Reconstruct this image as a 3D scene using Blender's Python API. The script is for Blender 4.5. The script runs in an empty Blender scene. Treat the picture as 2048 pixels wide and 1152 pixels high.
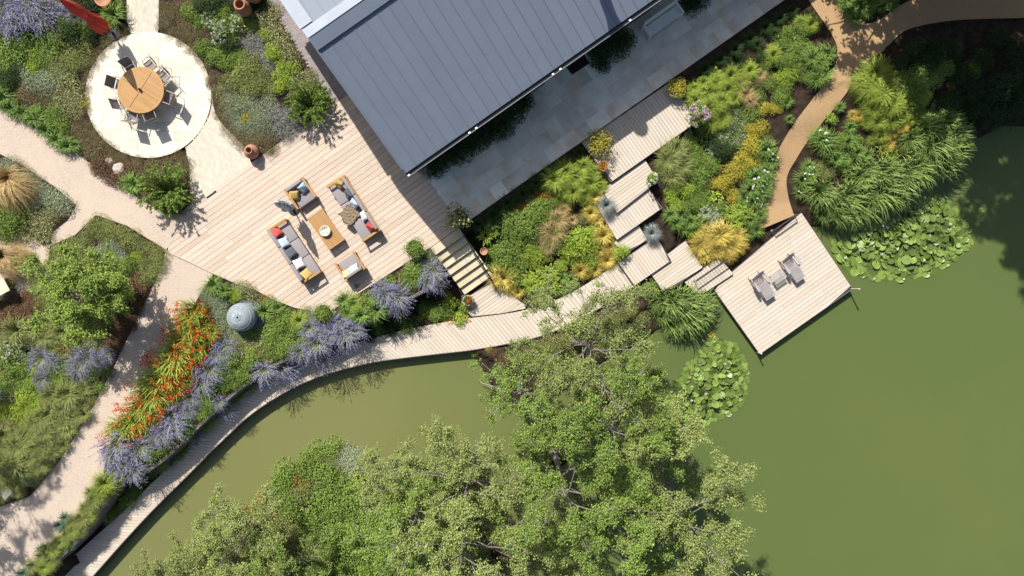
import bpy, bmesh, math, random
import numpy as np
from mathutils import Vector, Matrix

random.seed(7)
RNG = np.random.default_rng(7)
scene = bpy.context.scene
COL = scene.collection

# ------------------------------------------------------------------ camera, sky, sun, exposure
H = 35.0            # camera height above the upper terrace (z = 0)
F = 1400.0          # focal length in pixels of a 2048 pixel wide picture
cam_data = bpy.data.cameras.new('camera')
cam_data.sensor_width = 36.0
cam_data.lens = 36.0 * F / 2048.0
cam_data.clip_end = 2000.0
cam = bpy.data.objects.new('camera', cam_data)
cam.location = (0, 0, H)
cam.rotation_euler = (0, 0, 0)
COL.objects.link(cam)
scene.camera = cam

SUN_EL = math.radians(45.5)
sun_dir = Vector((-0.45, 0.893, 0)).normalized()           # horizontal direction towards the sun
world = bpy.data.worlds.new('World')
scene.world = world
world.use_nodes = True
wn = world.node_tree.nodes
sky = wn.new('ShaderNodeTexSky')
sky.sky_type = 'NISHITA'
sky.sun_disc = False
sky.dust_density = 2.5
sky.ozone_density = .7
sky.sun_elevation = SUN_EL
sky.sun_rotation = math.atan2(sun_dir.x, sun_dir.y)
world.node_tree.links.new(sky.outputs[0], wn['Background'].inputs[0])
wn['Background'].inputs[1].default_value = 0.085

sun_data = bpy.data.lights.new('sun', 'SUN')
sun_data.energy = 5.0
sun_data.angle = math.radians(0.55)
sun_data.color = (1.0, 0.955, 0.88)
sun = bpy.data.objects.new('sun', sun_data)
sun.location = (-10, 20, 40)
to_sun = Vector((sun_dir.x * math.cos(SUN_EL), sun_dir.y * math.cos(SUN_EL), math.sin(SUN_EL)))
sun.rotation_euler = (-to_sun).to_track_quat('-Z', 'Y').to_euler()
COL.objects.link(sun)

scene.view_settings.view_transform = 'Standard'
scene.view_settings.look = 'None'
scene.view_settings.gamma = 1.0
scene.view_settings.exposure = 0.58
scene.render.engine = 'CYCLES'
scene.cycles.max_bounces = 6
scene.cycles.transparent_max_bounces = 4
scene.cycles.use_denoising = True

# ------------------------------------------------------------------ coordinates
# A place in the survey picture (2048 x 1152) at height z, in metres.
def P(px, py, z=0.0):
    k = (H - z) / F
    return ((px - 1024.0) * k, (576.0 - py) * k)
def PL(pts, z=0.0):
    return [P(a, b, z) for a, b in pts]
ANG = math.radians(35.0)                # the house, terrace and decks are all set out on this angle
U = (math.cos(ANG), math.sin(ANG))      # along the house (north-east)
V = (math.sin(ANG), -math.cos(ANG))     # away from the house (south-east)
WATER_Z = -1.6
LOW_Z = -1.05                           # boardwalk

# ------------------------------------------------------------------ materials
MATS = {}
def _nt(name):
    m = bpy.data.materials.new(name)
    m.use_nodes = True
    nt = m.node_tree
    return m, nt, nt.nodes, nt.links, nt.nodes['Principled BSDF']
def _mix(N, L, fac, a, b, mode='MIX'):
    mx = N.new('ShaderNodeMix'); mx.data_type = 'RGBA'; mx.blend_type = mode
    for i, v in ((0, fac), (6, a), (7, b)):
        if hasattr(v, 'links'): L.new(v, mx.inputs[i])
        elif i == 0: mx.inputs[0].default_value = v
        else: mx.inputs[i].default_value = (*v[:3], 1)
    return mx.outputs[2]
def _val(N, L, col, rnd, lo, hi):
    mr = N.new('ShaderNodeMapRange'); mr.inputs[3].default_value = lo; mr.inputs[4].default_value = hi
    L.new(rnd, mr.inputs[0])
    hs = N.new('ShaderNodeHueSaturation'); L.new(mr.outputs[0], hs.inputs['Value']); L.new(col, hs.inputs['Color'])
    return hs.outputs[0]
def _noise(N, L, scale, detail=4, coord='Object', rough=.6, stretch=None):
    tc = N.new('ShaderNodeTexCoord'); oi = N.new('ShaderNodeObjectInfo')
    sc_ = N.new('ShaderNodeMath'); sc_.operation = 'MULTIPLY'; sc_.inputs[1].default_value = 61.0; L.new(oi.outputs['Random'], sc_.inputs[0])
    va = N.new('ShaderNodeVectorMath'); L.new(tc.outputs[coord], va.inputs[0]); L.new(sc_.outputs[0], va.inputs[1])   # no two pieces share a patch of the pattern
    src = va.outputs[0]
    if stretch:
        mp = N.new('ShaderNodeMapping'); mp.inputs['Scale'].default_value = stretch
        L.new(src, mp.inputs[0]); src = mp.outputs[0]
    n = N.new('ShaderNodeTexNoise'); n.inputs['Scale'].default_value = scale
    n.inputs['Detail'].default_value = detail; n.inputs['Roughness'].default_value = rough
    L.new(src, n.inputs['Vector'])
    return n.outputs[0]
def _ramp(N, L, fac, a, b):
    r = N.new('ShaderNodeMapRange'); r.inputs[1].default_value = a; r.inputs[2].default_value = b
    L.new(fac, r.inputs[0]); return r.outputs[0]
def plain(name, c, rough=.6, c2=None, scale=6.0, vary=0.0, bump=0.0, bscale=40.0, metal=0.0, spec=.4, stretch=None, detail=4, lohi=(.35, .65)):
    if name in MATS: return MATS[name]
    m, nt, N, L, B = _nt(name)
    B.inputs['Roughness'].default_value = rough; B.inputs['Metallic'].default_value = metal
    B.inputs['Specular IOR Level'].default_value = spec
    if c2 is None: c2 = tuple(v * .82 for v in c)
    col = _mix(N, L, _ramp(N, L, _noise(N, L, scale, detail, stretch=stretch), *lohi), c, c2)
    if vary:
        oi = N.new('ShaderNodeObjectInfo'); col = _val(N, L, col, oi.outputs['Random'], 1 - vary, 1 + vary)
    L.new(col, B.inputs['Base Color'])
    if bump:
        b = N.new('ShaderNodeBump'); b.inputs['Strength'].default_value = bump; b.inputs['Distance'].default_value = .02
        L.new(_noise(N, L, bscale, 3, stretch=stretch), b.inputs['Height']); L.new(b.outputs[0], B.inputs['Normal'])
    MATS[name] = m
    return m
def timber(name, c, c2, c3, vary=.12, rough=.75, grain=(1.2, 28, 28)):
    # weathered boards: long grain, a tone of its own for each board, a few warmer boards, old stains
    m, nt, N, L, B = _nt(name)
    B.inputs['Roughness'].default_value = rough; B.inputs['Specular IOR Level'].default_value = .25
    oi = N.new('ShaderNodeObjectInfo')
    g = _ramp(N, L, _noise(N, L, 1.0, 5, stretch=grain), .3, .7)
    col = _mix(N, L, g, c, c2)
    warm = _ramp(N, L, oi.outputs['Random'], .55, 1.0)
    col = _mix(N, L, warm, col, c3)
    wn_ = N.new('ShaderNodeTexWhiteNoise'); wn_.noise_dimensions = '1D'; L.new(oi.outputs['Random'], wn_.inputs['W'])
    col = _val(N, L, col, wn_.outputs[0], 1 - vary, 1 + vary)
    st = _ramp(N, L, _noise(N, L, .55, 6, coord='Object', rough=.7), .52, .75)
    sm = N.new('ShaderNodeMath'); sm.operation = 'MULTIPLY'; sm.inputs[1].default_value = .35; L.new(st, sm.inputs[0])
    col = _mix(N, L, sm.outputs[0], col, tuple(v * .72 for v in c2))
    L.new(col, B.inputs['Base Color'])
    b = N.new('ShaderNodeBump'); b.inputs['Strength'].default_value = .25; b.inputs['Distance'].default_value = .01
    L.new(g, b.inputs['Height']); L.new(b.outputs[0], B.inputs['Normal'])
    MATS[name] = m
    return m
def gravel(name, c, c2, c3, cell=38.0, bump=.6):
    m, nt, N, L, B = _nt(name)
    B.inputs['Roughness'].default_value = .9; B.inputs['Specular IOR Level'].default_value = .2
    tc = N.new('ShaderNodeTexCoord')
    v = N.new('ShaderNodeTexVoronoi'); v.inputs['Scale'].default_value = cell; L.new(tc.outputs['Object'], v.inputs['Vector'])
    sp = N.new('ShaderNodeSeparateColor'); L.new(v.outputs['Color'], sp.inputs[0])
    col = _mix(N, L, sp.outputs[0], c, c2)
    col = _mix(N, L, _ramp(N, L, _noise(N, L, .35, 6), .45, .72), col, c3)
    L.new(col, B.inputs['Base Color'])
    b = N.new('ShaderNodeBump'); b.inputs['Strength'].default_value = bump; b.inputs['Distance'].default_value = .02; b.invert = True
    L.new(v.outputs['Distance'], b.inputs['Height']); L.new(b.outputs[0], B.inputs['Normal'])
    MATS[name] = m
    return m
def leaf(name, c, c2, trans=.20, vary=.14, rough=.6, spec=.12):
    # every leaf is its own island with its own tone
    if name in MATS: return MATS[name]
    m, nt, N, L, B = _nt(name)
    B.inputs['Roughness'].default_value = rough; B.inputs['Specular IOR Level'].default_value = spec
    g = N.new('ShaderNodeNewGeometry'); oi = N.new('ShaderNodeObjectInfo')
    col = _mix(N, L, g.outputs['Random Per Island'], c, c2)
    col = _val(N, L, col, oi.outputs['Random'], 1 - vary, 1 + vary)
    L.new(col, B.inputs['Base Color'])
    t = N.new('ShaderNodeBsdfTranslucent'); L.new(col, t.inputs['Color'])
    mx = N.new('ShaderNodeMixShader'); mx.inputs[0].default_value = trans
    L.new(B.outputs[0], mx.inputs[1]); L.new(t.outputs[0], mx.inputs[2])
    L.new(mx.outputs[0], N['Material Output'].inputs['Surface'])
    MATS[name] = m
    return m

M_SOIL = plain('soil', (.055, .038, .026), .95, (.022, .015, .011), 3.0, bump=.8, bscale=25, spec=.1, detail=8)
M_GRAVEL = gravel('pink_gravel', (.52, .435, .36), (.38, .305, .25), (.49, .405, .31))
M_GOLD = gravel('golden_gravel', (.44, .30, .16), (.32, .205, .105), (.38, .25, .13))
M_DECK = timber('deck_board', (.52, .43, .35), (.44, .36, .29), (.48, .375, .28), vary=.08)
M_JETTY = timber('silvered_board', (.52, .46, .385), (.44, .385, .32), (.48, .405, .32), vary=.06)
M_DARKWOOD = plain('dark_timber', (.06, .045, .037), .8, (.03, .024, .02), 5, bump=.3)
M_SLEEPER = plain('grey_sleeper', (.17, .145, .15), .85, (.10, .085, .09), 3, bump=.4, stretch=(1, 8, 8))
M_PATIO = plain('cream_sandstone', (.64, .60, .51), .8, (.56, .50, .40), 1.3, vary=.10, bump=.25, bscale=14, spec=.25, detail=7)
M_TERRACE = plain('grey_sandstone', (.70, .67, .58), .75, (.58, .47, .35), .9, vary=.14, bump=.3, bscale=10, spec=.3, detail=6, lohi=(.42, .68))
M_STEP = plain('buff_sandstone', (.52, .46, .33), .8, (.45, .385, .26), 1.5, vary=.10, bump=.25, bscale=14, spec=.25)
M_MORTAR = plain('pale_mortar', (.52, .48, .40), .9, (.49, .45, .375), 8, spec=.1)
M_MORTAR_D = plain('grey_mortar', (.66, .63, .57), .9, (.58, .55, .50), 8, spec=.1)
M_BRICK = leaf('cream_brick', (.55, .51, .43), (.44, .395, .31), trans=0.0, vary=0, rough=.85, spec=.2)
M_SETT = leaf('grey_sett', (.30, .26, .255), (.24, .205, .205), trans=0.0, vary=0, rough=.85, spec=.2)
M_JOINT_D = plain('sett_joint', (.12, .105, .10), .9, (.09, .08, .075), 8)
M_ROOF = plain('zinc_roof', (.138, .166, .212), .6, (.128, .155, .198), .7, vary=.025, metal=0, spec=.35, detail=6)
M_ROOFTRIM = plain('zinc_trim', (.25, .285, .335), .55, (.22, .25, .30), 1.0, metal=0, spec=.35)
M_GUTTER = plain('black_gutter', (.012, .013, .016), .35, spec=.5)
M_WHITE = plain('white_paint', (.82, .82, .80), .5, (.78, .78, .76), 4)
M_WALL = plain('grey_render', (.33, .33, .32), .85, (.29, .29, .28), 2)
M_TEAK = timber('teak', (.41, .235, .09), (.33, .18, .065), (.37, .21, .08), vary=.08, rough=.55)
M_FABRIC = plain('grey_upholstery', (.27, .245, .25), .95, (.24, .22, .225), 40, bump=.15, bscale=200, spec=.1)
M_BLACKMETAL = plain('black_metal', (.012, .012, .013), .4, metal=.3)
M_STEEL = plain('brushed_steel', (.55, .55, .55), .3, metal=.9)
M_TAUPE = plain('taupe_mesh_fabric', (.24, .205, .19), .8, (.20, .17, .16), 60, spec=.2)
M_FRAME = plain('champagne_frame', (.30, .26, .235), .4, metal=.5)
M_TERRA = plain('terracotta', (.40, .20, .125), .85, (.30, .155, .10), 3, bump=.3, bscale=12, spec=.2)
M_SILVERWOOD = timber('silver_teak', (.39, .36, .36), (.31, .285, .285), (.36, .33, .33), vary=.06)
M_STONE = plain('pale_stone', (.45, .40, .34), .9, (.33, .29, .25), 2, bump=.5, bscale=8)

# ------------------------------------------------------------------ mesh helpers
def tag(o, label=None, cat=None, group=None, kind=None):
    if label: o['label'] = label
    if cat: o['category'] = cat
    if group: o['group'] = group
    if kind: o['kind'] = kind
    return o
def thing(name, loc, rz, label, cat, group=None):
    o = bpy.data.objects.new(name, None)
    COL.objects.link(o)
    o.empty_display_size = .2
    o.location = loc; o.rotation_euler = (0, 0, rz)
    return tag(o, label, cat, group)
def link(name, me, parent=None, loc=(0, 0, 0), rot=(0, 0, 0), scale=(1, 1, 1)):
    o = bpy.data.objects.new(name, me)
    COL.objects.link(o)
    o.location = loc; o.rotation_euler = rot; o.scale = scale
    if parent is not None: o.parent = parent
    return o
def npmesh(name, v, faces, mats, smooth=False, midx=None):
    """faces: list of (M,k) index arrays."""
    me = bpy.data.meshes.new(name)
    v = np.asarray(v, dtype=np.float32)
    me.vertices.add(len(v)); me.vertices.foreach_set('co', v.ravel())
    loops = np.concatenate([f.ravel() for f in faces]).astype(np.int32)
    tot = np.concatenate([np.full(len(f), f.shape[1]) for f in faces]).astype(np.int32)
    start = np.concatenate(([0], np.cumsum(tot)[:-1])).astype(np.int32)
    me.loops.add(len(loops)); me.loops.foreach_set('vertex_index', loops)
    me.polygons.add(len(tot)); me.polygons.foreach_set('loop_start', start); me.polygons.foreach_set('loop_total', tot)
    me.polygons.foreach_set('use_smooth', np.full(len(tot), bool(smooth)))
    if midx is not None: me.polygons.foreach_set('material_index', np.asarray(midx, dtype=np.int32))
    me.update(calc_edges=True)
    for m in (mats if isinstance(mats, (list, tuple)) else [mats]): me.materials.append(m)
    return me
class MB:
    """collects simple solids and links them as one mesh object"""
    def __init__(s): s.v = []; s.f = []
    def add(s, vs, fs):
        n = len(s.v); s.v += [tuple(a) for a in vs]; s.f += [tuple(i + n for i in f) for f in fs]; return s
    def box(s, c, d, rot=None, taper=1.0):
        x, y, z = d[0] / 2, d[1] / 2, d[2] / 2
        vs = [Vector((sx * x * (taper if sz > 0 else 1), sy * y * (taper if sz > 0 else 1), sz * z)) for sz in (-1, 1) for sx, sy in ((-1, -1), (1, -1), (1, 1), (-1, 1))]
        if rot is not None: vs = [rot @ q for q in vs]
        c = Vector(c)
        return s.add([q + c for q in vs], [(3, 2, 1, 0), (4, 5, 6, 7), (0, 1, 5, 4), (1, 2, 6, 5), (2, 3, 7, 6), (3, 0, 4, 7)])
    def bar(s, a, b, w, h=None):
        a, b = Vector(a), Vector(b); h = h or w
        d = b - a; q = d.to_track_quat('X', 'Z').to_matrix()
        return s.box((a + b) / 2, (d.length, w, h), q)
    def tube(s, pts, r, n=8, cap=True):
        pts = [Vector(p) for p in pts]; rs = r if isinstance(r, (list, tuple)) else [r] * len(pts)
        rings = []
        for i, p in enumerate(pts):
            d = (pts[min(i + 1, len(pts) - 1)] - pts[max(i - 1, 0)]).normalized()
            a = d.orthogonal().normalized() if i == 0 else (rings[-1][1] - d * rings[-1][1].dot(d)).normalized()
            rings.append(([p + (a * math.cos(2 * math.pi * k / n) + d.cross(a) * math.sin(2 * math.pi * k / n)) * rs[i] for k in range(n)], a))
        vs = [q for ring, _ in rings for q in ring]; fs = []
        for i in range(len(pts) - 1):
            for k in range(n):
                fs.append((i * n + k, i * n + (k + 1) % n, (i + 1) * n + (k + 1) % n, (i + 1) * n + k))
        if cap: fs += [tuple(range(n))[::-1], tuple(range((len(pts) - 1) * n, len(pts) * n))]
        return s.add(vs, fs)
    def lathe(s, prof, c=(0, 0, 0), n=28):
        vs = []; fs = []
        for r, z in prof:
            for k in range(n):
                a = 2 * math.pi * k / n; vs.append((c[0] + r * math.cos(a), c[1] + r * math.sin(a), c[2] + z))
        for i in range(len(prof) - 1):
            for k in range(n):
                fs.append((i * n + k, i * n + (k + 1) % n, (i + 1) * n + (k + 1) % n, (i + 1) * n + k))
        return s.add(vs, fs)
    def prism(s, poly, z0, z1):
        n = len(poly)
        vs = [(a, b, z0) for a, b in poly] + [(a, b, z1) for a, b in poly]
        return s.add(vs, [tuple(range(n))[::-1], tuple(range(n, 2 * n))] + [(i, (i + 1) % n, n + (i + 1) % n, n + i) for i in range(n)])
    def mesh(s, name, mat, smooth=False, bevel=0.0, seg=2, auto=None):
        me = bpy.data.meshes.new(name); me.from_pydata(s.v, [], s.f); me.materials.append(mat)
        if bevel:
            bm = bmesh.new(); bm.from_mesh(me)
            bmesh.ops.bevel(bm, geom=list(bm.edges), offset=bevel, segments=seg, affect='EDGES', profile=.5)
            bm.to_mesh(me); bm.free()
        if smooth: me.polygons.foreach_set('use_smooth', [True] * len(me.polygons))
        me.update()
        return me
    def build(s, name, mat, parent=None, loc=(0, 0, 0), rot=(0, 0, 0), **k):
        return link(name, s.mesh(name, mat, **k), parent, loc, rot)
def area(poly):
    return sum(poly[i][0] * poly[(i + 1) % len(poly)][1] - poly[(i + 1) % len(poly)][0] * poly[i][1] for i in range(len(poly))) / 2
def ccw(poly): return poly if area(poly) > 0 else poly[::-1]
def sheet(name, poly, z, mat, kind='structure', thick=None, parent=None):
    """a flat polygon, triangulated, lying at z"""
    poly = ccw(poly)
    bm = bmesh.new(); vs = [bm.verts.new((a, b, z)) for a, b in poly]
    f = bm.faces.new(vs)
    if thick:
        r = bmesh.ops.extrude_face_region(bm, geom=[f])
        for q in r['geom']:
            if isinstance(q, bmesh.types.BMVert): q.co.z -= thick
    bmesh.ops.triangulate(bm, faces=[f for f in bm.faces if len(f.verts) > 4])
    bmesh.ops.recalc_face_normals(bm, faces=bm.faces)
    if not thick and bm.faces[:][0].normal.z < 0:
        for q in bm.faces: q.normal_flip()
    me = bpy.data.meshes.new(name); bm.to_mesh(me); bm.free(); me.materials.append(mat)
    o = link(name, me, parent)
    if kind: o['kind'] = kind
    return o
def inside(px, py, poly):
    px = np.asarray(px, float); py = np.asarray(py, float); c = np.zeros(px.shape, bool)
    n = len(poly)
    for i in range(n):
        (x0, y0), (x1, y1) = poly[i], poly[(i + 1) % n]
        if y0 == y1: continue
        c ^= ((y0 > py) != (y1 > py)) & (px < (x1 - x0) * (py - y0) / (y1 - y0) + x0)
    return c
def dist(px, py, line, closed=True):
    d = np.full(np.shape(px), 1e9); n = len(line)
    for i in range(n if closed else n - 1):
        (x0, y0), (x1, y1) = line[i], line[(i + 1) % n]
        ll = (x1 - x0) ** 2 + (y1 - y0) ** 2
        if ll == 0: continue
        t = np.clip(((px - x0) * (x1 - x0) + (py - y0) * (y1 - y0)) / ll, 0, 1)
        d = np.minimum(d, np.hypot(px - x0 - t * (x1 - x0), py - y0 - t * (y1 - y0)))
    return d
def smooth_line(pts, n):
    """Catmull-Rom through the points, resampled at n even steps"""
    p = [pts[0]] + list(pts) + [pts[-1]]; out = []
    for i in range(1, len(p) - 2):
        a, b, c, d = (np.array(q, float) for q in p[i - 1:i + 3])
        for t in np.linspace(0, 1, 16, endpoint=False):
            out.append(.5 * ((2 * b) + (c - a) * t + (2 * a - 5 * b + 4 * c - d) * t * t + (3 * b - a - 3 * c + d) * t ** 3))
    out.append(np.array(pts[-1], float)); out = np.array(out)
    s = np.concatenate(([0], np.cumsum(np.hypot(*np.diff(out, axis=0).T))))
    q = np.linspace(0, s[-1], n)
    return np.stack([np.interp(q, s, out[:, 0]), np.interp(q, s, out[:, 1])], 1)
def clip(poly, conv):
    out = list(poly); conv = ccw(conv)
    for i in range(len(conv)):
        a, b = conv[i], conv[(i + 1) % len(conv)]; res = []
        side = lambda p: (b[0] - a[0]) * (p[1] - a[1]) - (b[1] - a[1]) * (p[0] - a[0])
        for j in range(len(out)):
            p, q = out[j], out[(j + 1) % len(out)]; sp, sq = side(p), side(q)
            if sp >= 0: res.append(p)
            if (sp >= 0) != (sq >= 0):
                t = sp / (sp - sq); res.append((p[0] + t * (q[0] - p[0]), p[1] + t * (q[1] - p[1])))
        out = res
        if len(out) < 3: return []
    return out
def rot2(p, a): return (p[0] * math.cos(a) - p[1] * math.sin(a), p[0] * math.sin(a) + p[1] * math.cos(a))
def boards(parent, poly, ang, pitch, z, mat, gap=.014, thick=.035, joint=None, name='plank', offset=0.0):
    """fill a polygon with boards; every board is an object whose local X runs along it"""
    loc = [rot2(p, -ang) for p in poly]
    ys = [p[1] for p in loc]; rnd = random.Random(int(z * 1000) + len(poly))
    def cuts(y):
        r = []
        for i in range(len(loc)):
            (x0, y0), (x1, y1) = loc[i], loc[(i + 1) % len(loc)]
            if (y0 > y) != (y1 > y): r.append(x0 + (y - y0) * (x1 - x0) / (y1 - y0))
        return sorted(r)
    y = min(ys) + offset; k = 0
    while y < max(ys) - .02:
        a, b = y + gap / 2, min(y + pitch, max(ys)) - gap / 2
        ca, cb, cm = cuts(a + 1e-4), cuts(b - 1e-4), cuts((a + b) / 2)
        if not (len(ca) == len(cb) == len(cm)): ca = cb = cm
        for j in range(0, len(cm) - 1, 2):
            al, ar, bl, br = ca[j], ca[j + 1], cb[j], cb[j + 1]
            xs = [0.0]
            if joint:
                x = -rnd.uniform(0, joint) + min(al, bl)
                while x < max(ar, br):
                    x += rnd.uniform(.65, 1.25) * joint
                    if min(al, bl) + .6 < x < max(ar, br) - .6 and x > max(al, bl) + .3 and x < min(ar, br) - .3: xs.append(x)
            cutsx = xs[1:]
            segs = []
            L_ = (al, bl)
            for x in cutsx: segs.append((L_, (x - .004, x - .004))); L_ = (x + .004, x + .004)
            segs.append((L_, (ar, br)))
            for (l0, l1), (r0, r1) in segs:
                if (r0 - l0) + (r1 - l1) < .06: continue
                x0 = (l0 + r0) / 2
                mb = MB().prism([(l0 - x0, a - (a + b) / 2), (r0 - x0, a - (a + b) / 2), (r1 - x0, (b - a) / 2), (l1 - x0, (b - a) / 2)], -thick, 0)
                o = mb.build(name, mat, parent)
                c = rot2((x0, (a + b) / 2), ang)
                px_, py_ = (parent.location.x, parent.location.y) if parent else (0, 0)
                o.location = (c[0] - px_, c[1] - py_, z - (parent.location.z if parent else 0) + rnd.uniform(-.0015, .0015))
                o.rotation_euler = (0, 0, ang)
                k += 1
        y += pitch
    return k

# ================================================================== THE LARGE STRUCTURE
# ---- outlines read from the survey picture
WALL_LINE = [(897, 547), (850, 580), (790, 612), (725, 651), (650, 690), (590, 712), (530, 740), (470, 785), (420, 830), (370, 880), (320, 925), (280, 950), (236, 972), (203, 1018), (166, 1070), (122, 1114), (92, 1147), (20, 1220)]
UPPER = PL([(-60000, 60000), (-60000, -60000), (60000, -60000), (60000, 150), (1900, 160), (1760, 190), (1690, 165), (1620, 170), (1560, 130), (1480, 115), (1380, 140), (1340, 160), (1160, 290), (925, 462), (868, 508)] + WALL_LINE + [(-300, 1560)])
BW_OUT = [(1269, 571), (1200, 615), (1140, 648), (1080, 672), (1010, 688), (940, 700), (870, 708), (760, 722), (680, 740), (620, 760), (560, 790), (500, 830), (440, 885), (400, 925), (350, 975), (300, 1025), (240, 1090), (185, 1152), (110, 1235)]
BW_IN = [(1237, 525), (1165, 573), (1100, 605), (1050, 620), (1007, 628), (943, 636), (880, 646), (800, 662), (740, 678), (680, 694), (620, 713), (560, 740), (500, 778), (450, 820), (400, 868), (350, 922), (300, 970), (250, 1020), (200, 1065), (150, 1110), (105, 1152), (30, 1225)]
bw_out = PL(BW_OUT, LOW_Z); bw_in = PL(BW_IN, LOW_Z)
LOWER = PL([(1269, 571)] + BW_OUT[1:-1], LOW_Z) + PL(WALL_LINE[::-1][2:], -.1) + PL([(868, 520), (940, 470), (1000, 560), (1050, 600), (1165, 560), (1237, 515)], -.8)
POND = PL([(-300, 1600), (150, 1152), (215, 1085), (275, 1020), (325, 970), (375, 920), (425, 868), (485, 815), (545, 775), (605, 748), (680, 728), (760, 710), (870, 697), (940, 690),
           (955, 715), (990, 785), (1040, 825), (1100, 800), (1180, 735), (1270, 690), (1325, 650), (1345, 615), (1400, 580), (1450, 545), (1520, 500), (1590, 447), (1640, 452), (1700, 435), (1790, 410), (1805, 372), (1890, 335), (1925, 290), (2000, 250), (2120, 250), (3400, 300), (3400, 2600), (-300, 2600)], WATER_Z)
ISLANDS = [PL([(300, 1190), (420, 1075), (520, 1015), (600, 945), (680, 912), (800, 928), (900, 945), (990, 985), (1035, 1050), (1020, 1100), (1065, 1150), (1090, 1330), (300, 1330)], WATER_Z)]
def disc(px, py, r, n=14):
    c = P(px, py, WATER_Z); return [(c[0] + r * math.cos(2 * math.pi * i / n), c[1] + r * math.sin(2 * math.pi * i / n)) for i in range(n)]
ISLANDS += [disc(1192, 800, .9), disc(1290, 925, .8), disc(1110, 905, .8), disc(1215, 1030, .8), disc(1300, 800, .7)]
PLATFORMS = [([(1155, 292), (1348, 158), (1400, 246), (1222, 372)], -.12), ([(1200, 380), (1292, 316), (1322, 364), (1234, 430)], -.28), ([(1187, 412), (1281, 348), (1330, 416), (1234, 484)], -.44),
             ([(1224, 486), (1275, 444), (1298, 479), (1251, 512)], -.62), ([(1232, 525), (1311, 468), (1347, 521), (1269, 576)], -.80), ([(1290, 538), (1371, 478), (1410, 535), (1329, 590)], -.94), ([(1365, 564), (1440, 510), (1470, 548), (1399, 596)], -1.08),
             ([(1420, 577), (1603, 432), (1712, 578), (1520, 714)], -1.2)]
def hz(x, y):
    """height of the soil"""
    x = np.asarray(x, float); y = np.asarray(y, float)
    inU, inW, inL = inside(x, y, UPPER), inside(x, y, POND), inside(x, y, LOWER)
    dU, dW, dL = dist(x, y, UPPER), dist(x, y, POND), dist(x, y, LOWER)
    low = np.where(dL < dW, -1.2, -1.5); dl = np.minimum(dW, dL)
    t = dU / np.maximum(dU + dl, 1e-6)
    z = -.06 + (low + .06) * t
    z = np.where(inL, -1.22, z)
    z = np.where(inU, -.06, z)
    wz = -1.52 - .95 * np.clip(dW / .7, 0, 1)
    for isl in ISLANDS:
        di = dist(x, y, isl); ii = inside(x, y, isl)
        wz = np.maximum(wz, np.where(ii, -1.52 + .25 * np.clip(di / 1.2, 0, 1), -1.52 - 1.0 * np.clip(di / .5, 0, 1)))
    z = np.where(inW & ~inU & ~inL, wz, z)
    for q, pz in PLATFORMS: z = np.where(inside(x, y, PL(q, pz)), np.minimum(z, pz - .27), z)
    bump = .05 * np.sin(x * 1.7 + 1.3 * np.sin(y * 1.1)) * np.sin(y * 1.9 + x * .6)
    return z + np.where(inU | inL, 0, bump)
fine_x = np.arange(-33, 33.01, .16); fine_y = np.arange(-22, 20.01, .16)
gx = np.concatenate(([-900, -300, -120, -60], fine_x, [60, 120, 300, 900])); gy = np.concatenate(([-900, -300, -120, -50], fine_y, [50, 120, 300, 900]))
GX, GY = np.meshgrid(gx, gy)
GZ = hz(GX, GY)
nx, ny = len(gx), len(gy)
def hzi(x, y):
    i = min(max(int(np.searchsorted(gx, x)) - 1, 0), len(gx) - 2); j = min(max(int(np.searchsorted(gy, y)) - 1, 0), len(gy) - 2)
    u = (x - gx[i]) / (gx[i + 1] - gx[i]); v = (y - gy[j]) / (gy[j + 1] - gy[j])
    return float(GZ[j, i] * (1 - u) * (1 - v) + GZ[j, i + 1] * u * (1 - v) + GZ[j + 1, i] * (1 - u) * v + GZ[j + 1, i + 1] * u * v)
idx = np.arange(nx * ny).reshape(ny, nx)
ground_me = npmesh('ground', np.stack([GX.ravel(), GY.ravel(), GZ.ravel()], 1), [np.stack([idx[:-1, :-1], idx[:-1, 1:], idx[1:, 1:], idx[1:, :-1]], -1).reshape(-1, 4)], M_SOIL, smooth=True)
tag(link('ground', ground_me), kind='structure')

# ---- pond water: murky, algae-green and silty in the shallow inlet; sun glint and vignette also painted into the paler west
m, nt, N, L, B = _nt('pond_water')
tc = N.new('ShaderNodeTexCoord'); sx = N.new('ShaderNodeSeparateXYZ'); L.new(tc.outputs['Object'], sx.inputs[0])
silt_glint = _ramp(N, L, sx.outputs[0], 9.0, -9.0)
ns = _noise(N, L, .12, 3)
am = N.new('ShaderNodeMath'); am.operation = 'MULTIPLY_ADD'; am.inputs[1].default_value = .5; L.new(ns, am.inputs[0]); L.new(silt_glint, am.inputs[2])
col = _mix(N, L, _ramp(N, L, am.outputs[0], .2, 1.25), (.082, .111, .033), (.146, .152, .056))
L.new(col, B.inputs['Base Color'])
B.inputs['Roughness'].default_value = .06; B.inputs['IOR'].default_value = 1.33; B.inputs['Specular IOR Level'].default_value = .5
bp = N.new('ShaderNodeBump'); bp.inputs['Strength'].default_value = .05; bp.inputs['Distance'].default_value = .05
L.new(_noise(N, L, 5.0, 3, stretch=(1, .6, 1)), bp.inputs['Height']); L.new(bp.outputs[0], B.inputs['Normal'])
M_WATER = m
sheet('pond_water', [(-45, -62), (95, -62), (95, 9.5), (14, 9.5), (8, 2), (-40, 2)], WATER_Z, M_WATER)

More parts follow.
